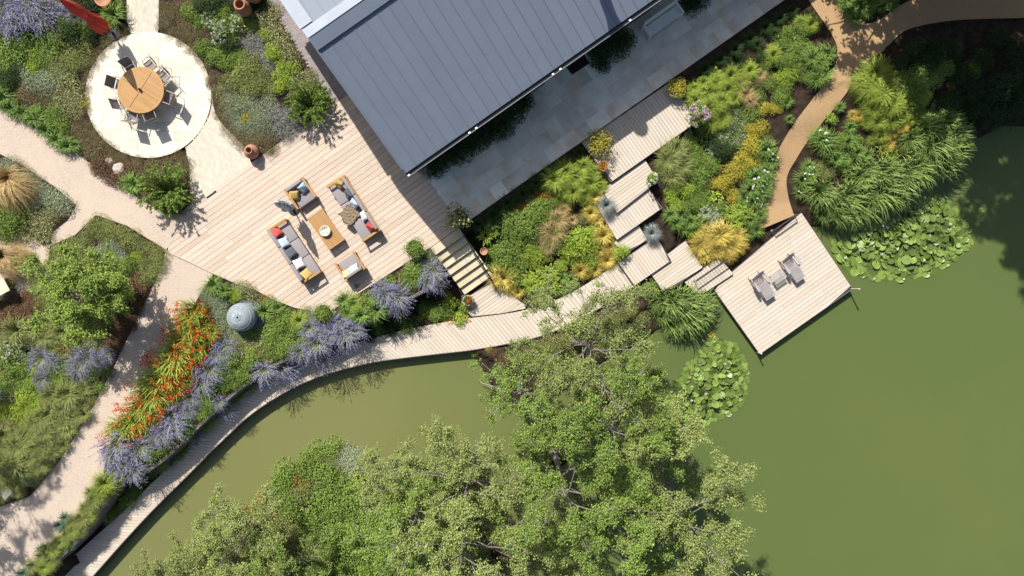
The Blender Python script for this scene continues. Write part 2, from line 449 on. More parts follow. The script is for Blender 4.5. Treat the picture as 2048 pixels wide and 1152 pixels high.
# ---- gravel drive on the west side, one flat sheet; the planting beds lie on it
sheet('gravel_path', PL([(-700, 150), (420, 150), (520, 420), (520, 620), (440, 690), (230, 960), (-40, 1240), (-260, 1430), (-700, 1430)]), -.02, M_GRAVEL)
BEDS = {
 'bed1': [(-300, -300), (250, -300), (253, 30), (262, 66), (238, 74), (212, 92), (190, 122), (175, 155), (171, 195), (177, 235), (195, 268), (225, 298), (262, 315), (300, 321), (340, 315), (372, 300), (380, 340), (384, 402), (362, 428), (330, 428), (240, 372), (150, 303), (90, 267), (40, 238), (-20, 208), (-300, 60)],
 'bed2': [(318, -300), (318, 40), (332, 66), (362, 82), (392, 104), (412, 130), (423, 165), (425, 200), (430, 226), (447, 252), (472, 276), (492, 300), (508, 318), (545, 303), (612, 262), (668, 220), (655, 190), (600, 103), (560, 40), (530, -10), (420, -300)],
 'bed3': [(-300, 190), (-20, 298), (45, 330), (112, 375), (152, 410), (135, 440), (106, 462), (100, 488), (60, 492), (20, 515), (-300, 520)],
 'bed4': [(192, 430), (255, 452), (330, 498), (327, 522), (292, 600), (226, 735), (180, 822), (112, 932), (60, 992), (-20, 1020), (-300, 1020), (-300, 605), (0, 597), (40, 572), (100, 492), (150, 470)],
 'bed5': [(426, 548), (478, 570), (512, 580), (545, 599), (589, 616), (625, 623), (672, 626), (729, 586), (862, 496), (893, 545)] + WALL_LINE[1:] + [(40, 1165), (150, 1040), (205, 962), (213, 905), (268, 805), (338, 700), (398, 592)],
}
for k, pl in BEDS.items():
    sheet('planting_bed', PL(pl), .012 if k != 'bed5' else .016, M_SOIL)
sheet('gravel_path', PL([(-120, 470), (60, 470), (100, 500), (95, 560), (30, 600), (-120, 605)]), .03, M_GRAVEL)      # gravel apron by the small table

# ---- golden gravel path down to the jetty
def strip(name, left, right, n, m, dz, mat):
    l = smooth_line(PL(left, -.4), n); r = smooth_line(PL(right, -.4), n)
    t = np.linspace(0, 1, m)[None, :, None]
    g = l[:, None, :] * (1 - t) + r[:, None, :] * t
    X, Y = g[..., 0], g[..., 1]; Z = hz(X, Y) + dz
    Z = np.maximum(Z, -1.15)
    i = np.arange(n * m).reshape(n, m)
    me = npmesh(name, np.stack([X.ravel(), Y.ravel(), Z.ravel()], 1), [np.stack([i[:-1, :-1], i[1:, :-1], i[1:, 1:], i[:-1, 1:]], -1).reshape(-1, 4)], mat, smooth=True)
    return tag(link(name, me), kind='structure')
strip('gravel_path', [(1560, -90), (1600, -10), (1640, 50), (1664, 90), (1666, 125), (1650, 160), (1618, 205), (1585, 252), (1560, 300), (1545, 350), (1535, 400), (1528, 458)],
      [(1680, -90), (1684, -10), (1720, 50), (1762, 98), (1735, 122), (1703, 150), (1690, 185), (1660, 225), (1630, 265), (1600, 312), (1582, 360), (1600, 428)], 120, 16, .06, M_GOLD)
strip('gravel_path', [(1690, 60), (1745, 48), (1790, 18), (1850, -6), (1950, -14), (2200, -16)], [(1690, 135), (1760, 102), (1800, 68), (1860, 52), (1950, 44), (2200, 40)], 60, 12, .068, M_GOLD)

# ---- timber decks
DECK = PL([(331, 501), (352, 466), (382, 415), (427, 384), (503, 328), (675, 208), (697, 192), (760, 145), (868, 372), (921, 453), (862, 494), (729, 584), (672, 624), (625, 621), (589, 614), (545, 597), (512, 579), (478, 568), (426, 546), (380, 524)])
deck = thing('timber_deck', (*P(640, 420), 0), 0, 'large pale timber deck with the lounge furniture beside the grey roofed house', 'deck')
boards(deck, DECK, ANG, .262, .03, M_DECK, joint=4.4)
fr = sheet('deck_frame', DECK, -.012, M_DARKWOOD, kind=None, thick=.03); fr.parent = deck; fr.location = (-deck.location.x, -deck.location.y, 0)
def rim(parent, pts, z, w, h, mat, name='edge_board'):
    for a, b in zip(pts[:-1], pts[1:]):
        o = MB().bar((a[0] - parent.location.x, a[1] - parent.location.y, z - parent.location.z), (b[0] - parent.location.x, b[1] - parent.location.y, z - parent.location.z), w, h).build(name, mat, parent)
rim(deck, DECK[:1] + DECK[:-9:-1][::1][0:8], 0.0, .05, .08, M_JETTY)
rim(deck, DECK[:4], 0.0, .05, .08, M_JETTY)

def platform(label, quad, z, along, pitch=.165, name='deck_platform', joint=None, mat=None, skirt=.22):
    w = PL(quad, z); c = (sum(p[0] for p in w) / len(w), sum(p[1] for p in w) / len(w))
    t = thing(name, (c[0], c[1], z), 0, label, 'deck')
    boards(t, w, ANG if along == 'u' else ANG - math.pi / 2, pitch, z, mat or M_JETTY, joint=joint)
    wi = [(p[0] * .985 - c[0] * .985, p[1] * .985 - c[1] * .985) for p in w]
    MB().prism(ccw(wi), -skirt, -.045).build('frame', M_DARKWOOD, t)
    rim(t, w + w[:1], z - .03 - skirt / 2 + .02, .035, skirt, M_SLEEPER, 'fascia_board')
    return t
platform('wide timber platform joining the stone terrace, topmost of the stepped platforms', [(1163, 285), (1343, 163), (1394, 243), (1222, 364)], -.12, 'v')
platform('timber platform with the white flowers, one step below the wide platform', [(1204, 380), (1290, 320), (1316, 362), (1234, 426)], -.28, 'u')
platform('timber platform with a blue grass tuft at its corner above the narrow step', [(1191, 412), (1281, 352), (1324, 416), (1234, 479)], -.44, 'v')
platform('narrow timber step between two of the stepped platforms', [(1228, 486), (1275, 448), (1294, 479), (1251, 508)], -.62, 'u')
platform('timber platform where the curved boardwalk meets the stepped platforms', [(1237, 525), (1311, 472), (1342, 521), (1269, 571)], -.80, 'v')
platform('timber platform above the pond reeds beside the golden grass', [(1295, 538), (1371, 482), (1405, 535), (1329, 586)], -.94, 'u')
platform('lowest timber step with a wire rail leading onto the jetty', [(1369, 564), (1440, 514), (1466, 548), (1399, 592)], -1.08, 'v')
jetty_q = [(1427, 577), (1600, 421), (1705, 578), (1520, 708)]
jw = PL(jetty_q, -1.2)
# the jetty is square: take three corners and rebuild the fourth
jetty_px = [(1427, 577), (1603, 426), (1705, 578), (1520, 708)]
jetty = platform('square timber jetty standing in the green pond with two reclining chairs', jetty_px, -1.2, 'u', pitch=.2, name='jetty', joint=4.2, skirt=.16)
for q in PL([(1437, 583), (1522, 697), (1610, 640), (1690, 583), (1560, 668), (1480, 642)], -1.2):
    MB().tube([(q[0] - jetty.location.x, q[1] - jetty.location.y, -1.3), (q[0] - jetty.location.x, q[1] - jetty.location.y, -.12)], .08, 10).build('pile', M_DARKWOOD, jetty)

# ---- curved boardwalk: one plank after another across the walk
NB = 176
li, lo = smooth_line(bw_in, NB + 1), smooth_line(bw_out, NB + 1)
bw = thing('boardwalk', (*P(760, 690, LOW_Z), LOW_Z), 0, 'long curved timber boardwalk of cross planks along the pond edge', 'boardwalk')
for i in range(NB):
    a, b, c, d = li[i], li[i + 1], lo[i + 1], lo[i]
    g = .035
    a2, b2, c2, d2 = a + (b - a) * g, b + (a - b) * g, c + (d - c) * g, d + (c - d) * g
    cen = (a + b + c + d) / 4; dr = (lo[i] + lo[i + 1] - li[i] - li[i + 1]); an = math.atan2(dr[1], dr[0])
    poly = [rot2((q[0] - cen[0], q[1] - cen[1]), -an) for q in (a2, b2, c2, d2)]
    o = MB().prism(ccw(poly), -.035, 0).build('plank', M_JETTY, bw)
    o.location = (cen[0] - bw.location.x, cen[1] - bw.location.y, random.uniform(-.002, .002)); o.rotation_euler = (0, 0, an)
def ribbon(name, line, half, z0, z1, mat, parent):
    l = np.asarray(line); t = np.gradient(l, axis=0); t /= np.hypot(t[:, 0], t[:, 1])[:, None]; nn = np.stack([-t[:, 1], t[:, 0]], 1) * half
    A, Bq = l + nn, l - nn; n = len(l)
    v = np.concatenate([np.c_[A, np.full(n, z0)], np.c_[Bq, np.full(n, z0)], np.c_[A, np.full(n, z1)], np.c_[Bq, np.full(n, z1)]])
    v[:, 0] -= parent.location.x if parent else 0; v[:, 1] -= parent.location.y if parent else 0; v[:, 2] -= parent.location.z if parent else 0
    i = np.arange(n - 1)
    f = np.concatenate([np.stack(q, 1) for q in ((i, i + 1, i + 1 + 2 * n, i + 2 * n), (i + n, i + 3 * n, i + 1 + 3 * n, i + 1 + n), (i + 2 * n, i + 1 + 2 * n, i + 1 + 3 * n, i + 3 * n))])
    e = np.array([[0, 2 * n, 3 * n, n], [n - 1, 2 * n - 1, 4 * n - 1, 3 * n - 1]])
    return link(name, npmesh(name, v, [np.concatenate([f, e])], mat), parent)
t_ = (lo - li) / np.hypot(*(lo - li).T)[:, None]
ribbon('fascia_board', lo + t_ * .02, .018, LOW_Z - .22, LOW_Z - .008, M_SLEEPER, bw)
ribbon('joist', lo - t_ * .30, .05, LOW_Z - .22, LOW_Z - .04, M_DARKWOOD, bw)
ribbon('joist', li + t_ * .20, .05, LOW_Z - .22, LOW_Z - .04, M_DARKWOOD, bw)
platform('small timber landing at the foot of the stone steps', [(922, 604), (985, 561), (1010, 580), (1052, 612), (1050, 617), (1007, 626), (943, 633)], LOW_Z + .004, 'u', pitch=.17, name='deck_landing')

# ---- stone: terrace, round patio, steps
def ashlar(parent, poly, ang, unit, z, mat, sizes, seed, joint=.014, name='paving_slab', thick=.04):
    loc = [rot2(p, -ang) for p in poly]; x0 = min(p[0] for p in loc); x1 = max(p[0] for p in loc); y0 = min(p[1] for p in loc); y1 = max(p[1] for p in loc)
    w, h = int((x1 - x0) / unit) + 1, int((y1 - y0) / unit) + 1
    used = np.zeros((h + 4, w + 4), bool); rnd = random.Random(seed); k = 0
    for r in range(h):
        for c in range(w):
            if used[r, c]: continue
            opts = sizes[:]; rnd.shuffle(opts)
            for sw, sh in opts + [(1, 1)]:
                if not used[r:r + sh, c:c + sw].any(): break
            used[r:r + sh, c:c + sw] = True
            ax, ay, bx, by = x0 + c * unit + joint / 2, y0 + r * unit + joint / 2, x0 + (c + sw) * unit - joint / 2, y0 + (r + sh) * unit - joint / 2
            pl = clip([(ax, ay), (bx, ay), (bx, by), (ax, by)], loc)
            if len(pl) < 3 or abs(area(pl)) < .02: continue
            cx, cy = (ax + bx) / 2, (ay + by) / 2
            o = MB().prism(ccw([(p[0] - cx, p[1] - cy) for p in pl]), -thick, 0).build(name, mat, parent)
            wx, wy = rot2((cx, cy), ang)
            o.location = (wx - parent.location.x, wy - parent.location.y, z - parent.location.z + rnd.uniform(-.003, .003)); o.rotation_euler = (0, 0, ang)
            k += 1
    return k
TERR = PL([(833, 326), (921, 453), (1720, -106), (1640, -230)])
terr = thing('stone_terrace', (*P(1180, 200), 0), 0, 'shaded terrace of grey and buff sandstone slabs along the house', 'terrace')
ashlar(terr, TERR, ANG, .37, .03, M_TERRACE, [(3, 2), (2, 2), (2, 2), (3, 2), (2, 3), (2, 2), (3, 2)], 11, joint=.02)
o = sheet('mortar_bed', TERR, .022, M_MORTAR_D, kind=None, thick=.25); o.parent = terr; o.location = (-terr.location.x, -terr.location.y, 0)
PC = P(297, 190); PR = 126 / 40.0
circ = [(PC[0] + PR * math.cos(2 * math.pi * i / 72), PC[1] + PR * math.sin(2 * math.pi * i / 72)) for i in range(72)]
patio = thing('round_patio', (*PC, 0), 0, 'round patio of cream sandstone slabs under the dining table', 'patio')
ashlar(patio, circ, math.radians(-1.5), .45, .03, M_PATIO, [(2, 2), (2, 2), (2, 3), (2, 1), (2, 2)], 5, joint=.016)
o = sheet('mortar_bed', circ, .023, M_MORTAR, kind=None, thick=.03); o.parent = patio; o.location = (-PC[0], -PC[1], 0)

def bricks(name, poly, ang, bw_, bh_, z, mat, matj, label, cat='path', holes=None):
    loc = [rot2(p, -ang) for p in poly]; x0 = min(p[0] for p in loc); x1 = max(p[0] for p in loc); y0 = min(p[1] for p in loc); y1 = max(p[1] for p in loc)
    cs = []
    r = 0; y = y0
    while y < y1:
        x = x0 - (r % 2) * bw_ / 2
        while x < x1: cs.append((x + bw_ / 2, y + bh_ / 2)); x += bw_
        y += bh_; r += 1
    cs = np.array(cs); cs = cs[inside(cs[:, 0], cs[:, 1], loc)]
    n = len(cs); hw, hh = bw_ / 2 - .004, bh_ / 2 - .004
    q = np.array([[-hw, -hh], [hw, -hh], [hw, hh], [-hw, hh]])
    top = cs[:, None, :] + q[None] + RNG.normal(0, .002, (n, 1, 2))
    ca, sa = math.cos(ang), math.sin(ang)
    T = np.stack([top[..., 0] * ca - top[..., 1] * sa, top[..., 0] * sa + top[..., 1] * ca], -1)
    zz = z + RNG.normal(0, .0004, (n, 1, 1)) + np.zeros((n, 4, 1))
    v = np.concatenate([np.concatenate([T, zz], 2), np.concatenate([T, zz - .03], 2)], 1).reshape(-1, 3)
    b = np.arange(n)[:, None] * 8
    f = np.concatenate([b + np.array(k) for k in ([0, 1, 2, 3], [0, 4, 5, 1], [1, 5, 6, 2], [2, 6, 7, 3], [3, 7, 4, 0])])
    root = sheet(name, poly, z - .004, matj, kind='structure')
    o = link('brick', npmesh('brick', v, [f], mat), root); o['kind'] = 'stuff'
    return root
BRICK_A = PL([(373, 300), (398, 268), (418, 236), (430, 226), (447, 252), (472, 276), (492, 300), (503, 326), (427, 384), (384, 412), (381, 345)])
bricks('brick_path', BRICK_A, ANG + math.pi / 2, .22, .072, .024, M_BRICK, M_MORTAR, '')
bricks('brick_path', PL([(253, -120), (318, -120), (318, 40), (316, 66), (262, 68), (254, 40)]), math.pi / 2, .22, .072, .024, M_BRICK, M_MORTAR, '')
bricks('sett_path', PL([(420, -160), (532, -10), (560, 40), (600, 103), (655, 190), (672, 210), (697, 192), (780, 130), (640, -160)]), ANG - .3, .25, .09, .02, M_SETT, M_JOINT_D, '')

# ---- stone steps from the deck down to the landing
st_l = [(870, 509), (882, 525), (893, 540), (902, 555), (912, 570), (923, 586), (934, 601)]
steps = thing('stone_steps', (*P(920, 530), -.5), 0, 'flight of buff sandstone steps from the deck to the boardwalk', 'steps')
p0 = P(861, 496); wv = (1.75 * U[0], 1.75 * U[1])
def stepbox(name, org, tread, z, zb, halves):
    o1 = (org[0] + tread * V[0], org[1] + tread * V[1])
    s0 = 0
    for hfrac in halves:
        a = (org[0] + wv[0] * s0 + U[0] * .004, org[1] + wv[1] * s0 + U[1] * .004); e = (org[0] + wv[0] * hfrac - U[0] * .004, org[1] + wv[1] * hfrac - U[1] * .004)
        pl = [a, e, (e[0] + tread * V[0], e[1] + tread * V[1]), (a[0] + tread * V[0], a[1] + tread * V[1])]
        pl = [(q[0] - steps.location.x, q[1] - steps.location.y) for q in pl]
        MB().prism(ccw(pl), zb + .5, z + .5).build(name, M_STEP, steps, bevel=.008, seg=1)
        s0 = hfrac
    return o1
org = p0
org = stepbox('stone_step', org, .44, .032, -.3, (.42, 1))
for i in range(6):
    org = stepbox('stone_step', org, .405, -.15 * (i + 1) + .006, -1.3, (random.choice((.38, .5, .62)), 1))

# ---- sleeper retaining wall along the long border
wl = smooth_line(PL(WALL_LINE, 0), 46)
wall = thing('sleeper_wall', (*P(500, 780), -.5), 0, 'curved low retaining wall of grey timber sleepers behind the boardwalk', 'wall')
for i in range(45):
    a, b = wl[i], wl[i + 1]
    MB().bar((a[0] - wall.location.x, a[1] - wall.location.y, -.05), (b[0] - wall.location.x, b[1] - wall.location.y, -.05), .17, 1.2).build('sleeper', M_SLEEPER, wall, bevel=.01, seg=1)
edge = smooth_line(PL([(40, 1165), (95, 1105), (150, 1040), (205, 962)], 0), 8)
em = MB()
for a, b in zip(edge[:-1], edge[1:]): em.bar((a[0], a[1], 0), (b[0], b[1], 0), .05, .1)
tag(em.build('path_edging', M_DARKWOOD), 'dark timber edging board between gravel drive and grassy strip', 'edging')

# ================================================================== THE HOUSE
EAVE_Z, RIDGE_Z, RUN = 3.75, 6.1, 6.3
e0 = P(812, 346, EAVE_Z)
house = thing('house', (*P(1000, 130), 0), 0, 'long house with a grey standing seam metal gable roof and black gutter', 'house')
hx, hy = house.location.x, house.location.y
def hp(s, t, z): return Vector((e0[0] + s * U[0] - t * V[0] - hx, e0[1] + s * U[1] - t * V[1] - hy, z))
PITCH = math.atan2(RIDGE_Z - EAVE_Z, RUN); SLOPE = math.hypot(RUN, RIDGE_Z - EAVE_Z)
LEN = 26.0; PW = .575
# local frame of a roof panel: X along the eave, Y up the slope, Z off the roof
def slope_matrix(s, up, base):
    ex = Vector((U[0], U[1], 0)) * (1 if up > 0 else -1)
    ey = Vector((-V[0] * up, -V[1] * up, 0)) * math.cos(PITCH) + Vector((0, 0, math.sin(PITCH)))
    ez = ex.cross(ey)
    m = Matrix((ex, ey, ez)).transposed().to_4x4(); m.translation = base
    return m
pm = MB().box((PW / 2, SLOPE / 2, -.02), (PW - .003, SLOPE, .04)).box((.011, SLOPE / 2 - .02, .014), (.022, SLOPE - .05, .028)).mesh('roof_panel', M_ROOF)
ns_ = int(LEN / PW)
for i in range(ns_):
    o = link('roof_panel', pm, house); o.matrix_local = slope_matrix(0, 1, hp(i * PW, 0, EAVE_Z))
    o = link('roof_panel', pm, house); o.matrix_local = slope_matrix(0, -1, hp((i + 1) * PW, 2 * RUN, EAVE_Z))
# ridge cap: two broad raised flashings
for up in (1, -1):
    o = MB().box((LEN / 2, SLOPE - .27, .06), (LEN + .06, .54, .05)).box((LEN / 2, SLOPE - .53, .02), (LEN + .04, .03, .09)).build('ridge_cap', M_ROOF if up > 0 else M_ROOFTRIM, house)
    o.matrix_local = slope_matrix(0, up, hp(-.03 if up > 0 else LEN + .03 - .06, 0 if up > 0 else 2 * RUN, EAVE_Z))
# verge flashings
o = MB().box((.0, SLOPE / 2 - .15, .03), (.06, SLOPE - .75, .14)).build('verge_trim', M_ROOF, house); o.matrix_local = slope_matrix(0, 1, hp(-.035, 0, EAVE_Z))
o = MB().box((-.22, SLOPE / 2 - .3, .035), (.62, SLOPE - .7, .06)).build('verge_trim', M_ROOFTRIM, house); o.matrix_local = slope_matrix(0, -1, hp(-.035, 2 * RUN, EAVE_Z))
# walls
wl_ = MB()
c0, c1 = hp(.35, .55, 0), hp(LEN - .3, .55, 0); c2, c3 = hp(LEN - .3, 2 * RUN - .55, 0), hp(.35, 2 * RUN - .55, 0)
zt = EAVE_Z + .55 * math.tan(PITCH) - .08; zr = RIDGE_Z - .1
m0, m1 = hp(.35, RUN, 0), hp(LEN - .3, RUN, 0)
vs = [(q.x, q.y, -.3) for q in (c0, c1, c2, c3)] + [(q.x, q.y, zt) for q in (c0, c1, c2, c3)] + [(m0.x, m0.y, zr), (m1.x, m1.y, zr)]
wl_.add(vs, [(0, 1, 5, 4), (2, 3, 7, 6), (1, 2, 6, 9, 5), (3, 0, 4, 8, 7)])
wl_.build('wall', M_WALL, house)
# gutter: an open black channel with a pale lip, brackets and end cap
g = MB()
for (dt, dz, w, h) in ((-.10, -.10, .18, .012), (-.012, -.05, .012, .11), (-.188, -.055, .014, .10)):
    a, b = hp(-.02, dt, EAVE_Z + dz), hp(LEN, dt, EAVE_Z + dz); g.bar(a, b, w, h)
gut = g.build('gutter', M_GUTTER, house)
MB().bar(hp(-.03, -.20, EAVE_Z - .004), hp(LEN, -.20, EAVE_Z - .004), .018, .014).build('gutter_lip', M_ROOFTRIM, gut)
for s in (.05, 3.35, 3.72, 7.9, 8.3, 12.1, 16.0):
    MB().box(hp(s, -.16, EAVE_Z + .012), (.10, .075, .05), Matrix.Rotation(ANG, 3, 'Z')).build('gutter_bracket', M_WHITE, gut)
MB().bar(hp(.4, .18, EAVE_Z - .12), hp(LEN - .3, .18, EAVE_Z - .12), .70, .02).build('soffit', M_WHITE, house)
# glazed doors and windows in the garden wall
M_GLASS = plain('dark_glass', (.02, .025, .03), .08, spec=.6)
for s0, w_, z0, z1 in ((6.2, 1.9, .0, 2.25), (9.6, 1.4, .9, 2.2), (12.4, 2.2, .0, 2.25)):
    fo = MB().bar(hp(s0, .53, (z0 + z1) / 2), hp(s0 + w_, .53, (z0 + z1) / 2), .07, z1 - z0).build('window_frame', M_BLACKMETAL, house)
    for k in range(2):
        a = s0 + .07 + k * (w_ - .07) / 2; MB().bar(hp(a, .485, (z0 + z1) / 2), hp(a + (w_ - .07) / 2 - .07, .485, (z0 + z1) / 2), .03, z1 - z0 - .14).build('pane', M_GLASS, fo)
# flue above the top edge of the picture: its shadow falls across the roof and onto the platform
fb = P(1279 - 17.7 * 8.5, 249 - 35.1 * 8.5)
fl = thing('chimney_flue', (fb[0], fb[1], 5.5), 0, 'tall round steel flue with a cowl rising from the metal roof', 'flue')
MB().tube([(0, 0, -1.6), (0, 0, 2.5)], .25, 24).build('pipe', M_STEEL, fl, smooth=False)
MB().lathe([(.01, 3.26), (.30, 3.22), (.38, 3.08), (.38, 2.92), (.30, 2.70), (.25, 2.5), (.01, 2.5)], n=24).build('cowl', M_STEEL, fl)

# ================================================================== FURNITURE AND GARDEN OBJECTS
RZ = ANG                     # local +X along the house (U), local -Y away from it (V)
def at(px, py, z=.03, vis=0.0):
    """ground position of a thing whose part at height vis shows at this picture point"""
    x, y = P(px, py, vis); return (x, y, z)
def rbox(d, bevel, mat, name, parent, loc, rot=(0, 0, 0), seg=3):
    return MB().box((0, 0, 0), d).build(name, mat, parent, loc, rot, bevel=bevel, seg=seg, smooth=True)

# ---- dining table
def dining():
    t = thing('dining_table', at(281, 180, .03, .78), math.radians(-32), 'large round teak dining table on the cream patio', 'table')
    R = 1.14
    n = 64
    MB().lathe([(R - .13, .70), (R - .005, .70), (R, .71), (R, .742), (R - .008, .75), (R - .13, .75), (R - .13, .70)], n=n).build('rim', M_TEAK, t)
    g = .012; ri = R - .134
    for q in range(4):
        pts = [(g, g)]
        a0 = math.asin(g / ri); a1 = math.pi / 2 - a0
        pts += [(ri * math.cos(a0 + (a1 - a0) * i / 14), ri * math.sin(a0 + (a1 - a0) * i / 14)) for i in range(15)]
        # slats of one quarter
        rows = 8; w = (ri - g) / rows
        for k in range(rows):
            a, b = g + k * w + .002, g + (k + 1) * w - .002
            strip_ = clip(pts, [(0, a), (2, a), (2, b), (0, b)]) if q % 2 == 0 else clip(pts, [(a, 0), (b, 0), (b, 2), (a, 2)])
            if len(strip_) < 3: continue
            MB().prism(ccw([rot2(p, q * math.pi / 2) for p in strip_]), .71, .748).build('slat', M_TEAK, t)
    b = MB().box((0, 0, .695), (1.9, .03, .025)).box((0, 0, .694), (.03, 1.9, .025)); b.build('cross_rail', plain('pale_teak', (.58, .42, .24), .6), t)
    for sx, sy in ((1, 1), (1, -1), (-1, 1), (-1, -1)):
        MB().bar((sx * .25, sy * .25, .70), (sx * .62, sy * .62, 0), .08, .07).build('leg', M_TEAK, t)
    return t
dining()
v = thing('flower_vase', (*at(281, 180, .79, .78)[:2], .78), 0, 'small vase of green and pink sprigs in the middle of the dining table', 'vase')
MB().lathe([(.005, 0), (.05, 0), (.07, .06), (.045, .13), (.05, .15)], n=16).build('jar', plain('smoked_glass', (.08, .07, .05), .2), v, smooth=True)

# ---- sling dining chairs
def chair_meshes():
    r = .012; W = .26
    D = {}
    D['seat'] = [MB().add([(-W, -.02 - y * .44, .44 - .025 * math.sin(y * 3.14) + .02 * y) if sx < 0 else (W, -.02 - y * .44, .44 - .025 * math.sin(y * 3.14) + .02 * y) for y in (0, .25, .5, .75, 1) for sx in (-1, 1)], [(2 * i, 2 * i + 1, 2 * i + 3, 2 * i + 2) for i in range(4)]).mesh('seat', M_TAUPE)]
    D['backrest'] = [MB().add([(sx * W, .02 + y * .16 + .03 * math.sin(y * 3.14), .46 + .52 * y) for y in (0, .25, .5, .75, 1) for sx in (-1, 1)], [(2 * i, 2 * i + 1, 2 * i + 3, 2 * i + 2) for i in range(4)]).mesh('backrest', M_TAUPE)]
    for s in (-1, 1):
        D.setdefault('side_frame', []).append(MB().tube([(s * W, -.46, .46), (s * W, 0, .44), (s * W, .10, .72), (s * W, .19, .98)], r, 6).mesh('side_frame', M_FRAME))
        D.setdefault('leg', []).append(MB().tube([(s * (W + .03), -.40, .01), (s * (W + .03), -.38, .62), (s * (W + .03), -.34, .65), (s * (W + .03), .02, .66)], r, 6).mesh('leg', M_FRAME))
        D.setdefault('rear_leg', []).append(MB().tube([(s * (W + .03), .26, .01), (s * (W + .03), .03, .50), (s * (W + .03), -.06, .66)], r, 6).mesh('rear_leg', M_FRAME))
        D.setdefault('armrest', []).append(MB().box((s * (W + .03), -.16, .675), (.045, .42, .02)).mesh('armrest', M_FRAME, bevel=.006, seg=1))
    D['top_rail'] = [MB().tube([(-W, .19, .98), (W, .19, .98)], r, 6).mesh('top_rail', M_FRAME)]
    D['cross_bar'] = [MB().tube([(-W - .03, -.385, .42), (W + .03, -.385, .42)], r, 6).mesh('cross_bar', M_FRAME), MB().tube([(-W - .03, .1, .36), (W + .03, .1, .36)], r, 6).mesh('cross_bar', M_FRAME)]
    return D
CH = chair_meshes()
tc_ = at(281, 180, .03, .78)
for k, (px, py, pull, label) in enumerate([
        (253, 126, 0, 'taupe sling dining chair at the round table, the one half under the red parasol shadow'),
        (303, 120, .1, 'taupe sling dining chair turned askew beside the round table, next from the shaded chair'),
        (328, 152, 0, 'taupe sling dining chair opposite the bed with white daisies, tucked under the round table'),
        (339, 198, 0, 'taupe sling dining chair at the round table nearest the brick path'),
        (303, 231, 0, 'taupe sling dining chair with its seat in the shadow of the round table'),
        (269, 234, .05, 'taupe sling dining chair beside the one sitting in the table shadow, toward the stones'),
        (232, 208, .05, 'taupe sling dining chair at the round table facing the brown heath mounds'),
        (223, 164, .05, 'taupe sling dining chair at the round table facing the grey leafed mounds')]):
    far = k in (2, 3, 4, 5)
    x, y = P(px, py, .46 if far else .72); dx, dy = x - tc_[0], y - tc_[1]; d = math.hypot(dx, dy); d2 = d + .20 if far else max(d - .06, 1.0)
    rz = math.atan2(dy, dx) - math.pi / 2 + (.0, -.55, .1, -.12, .05, .12, -.1, .06)[k]
    t = thing('dining_chair', (tc_[0] + dx / d * d2, tc_[1] + dy / d * d2, .03), rz, label, 'chair', 'dining chairs round the table')
    for nm, ms in CH.items():
        for me in ms: link(nm, me, t)

# ---- parasols, both furled
def parasol(px, py, h, hem, rad, mat, label, base_r, polem, seed):
    t = thing('parasol', at(px, py), 0, label, 'parasol')
    MB().lathe([(.001, .0), (base_r, .0), (base_r, .06), (base_r * .5, .09), (.06, .11), (.06, .30), (.001, .30)], n=24).build('base', plain('granite_base', (.035, .035, .04), .7), t)
    MB().tube([(0, 0, .2), (0, 0, h - .02)], .032, 10).build('pole', polem, t)
    rnd = random.Random(seed); n = 64; prof = []
    vs = []; fs = []
    rows = 14
    for i in range(rows):
        f = i / (rows - 1); z = h - (h - hem) * f
        for k in range(n):
            a = 2 * math.pi * k / n
            env = rad * (.10 + .90 * math.sin(min(f * 1.25, 1) * math.pi * .5) ** .8) * (1.0 - .35 * max(0, math.sin((f - .42) * 9)) * (1 if .42 < f < .76 else 0))
            fold = .62 + .38 * abs(math.sin(a * 4 + .5 * math.sin(f * 3))) ** .7
            jit = 1 + .12 * math.sin(a * 3 + f * 7 + seed)
            r = env * (1 - f * (1 - fold)) * jit
            vs.append((r * math.cos(a), r * math.sin(a), z + (.12 * math.sin(a * 8) * (f > .97))))
    for i in range(rows - 1):
        for k in range(n): fs.append((i * n + k, i * n + (k + 1) % n, (i + 1) * n + (k + 1) % n, (i + 1) * n + k))
    MB().add(vs, fs).build('canopy', mat, t, smooth=True)
    MB().lathe([(.001, h + .07), (.03, h + .05), (.035, h), (.001, h - .02)], n=12).build('finial', polem, t)
    zt = hem + (h - hem) * .42
    MB().lathe([(rad * .62, zt - .03), (rad * .66, zt), (rad * .62, zt + .03)], n=24).build('tie_strap', mat, t)
    return t
parasol(229, 68, 4.2, 1.0, .36, plain('red_canvas', (.52, .045, .025), .85, (.40, .03, .018), 3, bump=.2), 'tall furled red parasol standing in the bed beside the dining patio', .34, M_DARKWOOD, 1)
parasol(588, 419, 2.75, .95, .25, plain('blue_white_print', (.62, .64, .68), .85, (.16, .18, .26), 5.5, lohi=(.47, .56)), 'small furled parasol in blue and white print between sofa and armchair', .28, M_STEEL, 2)

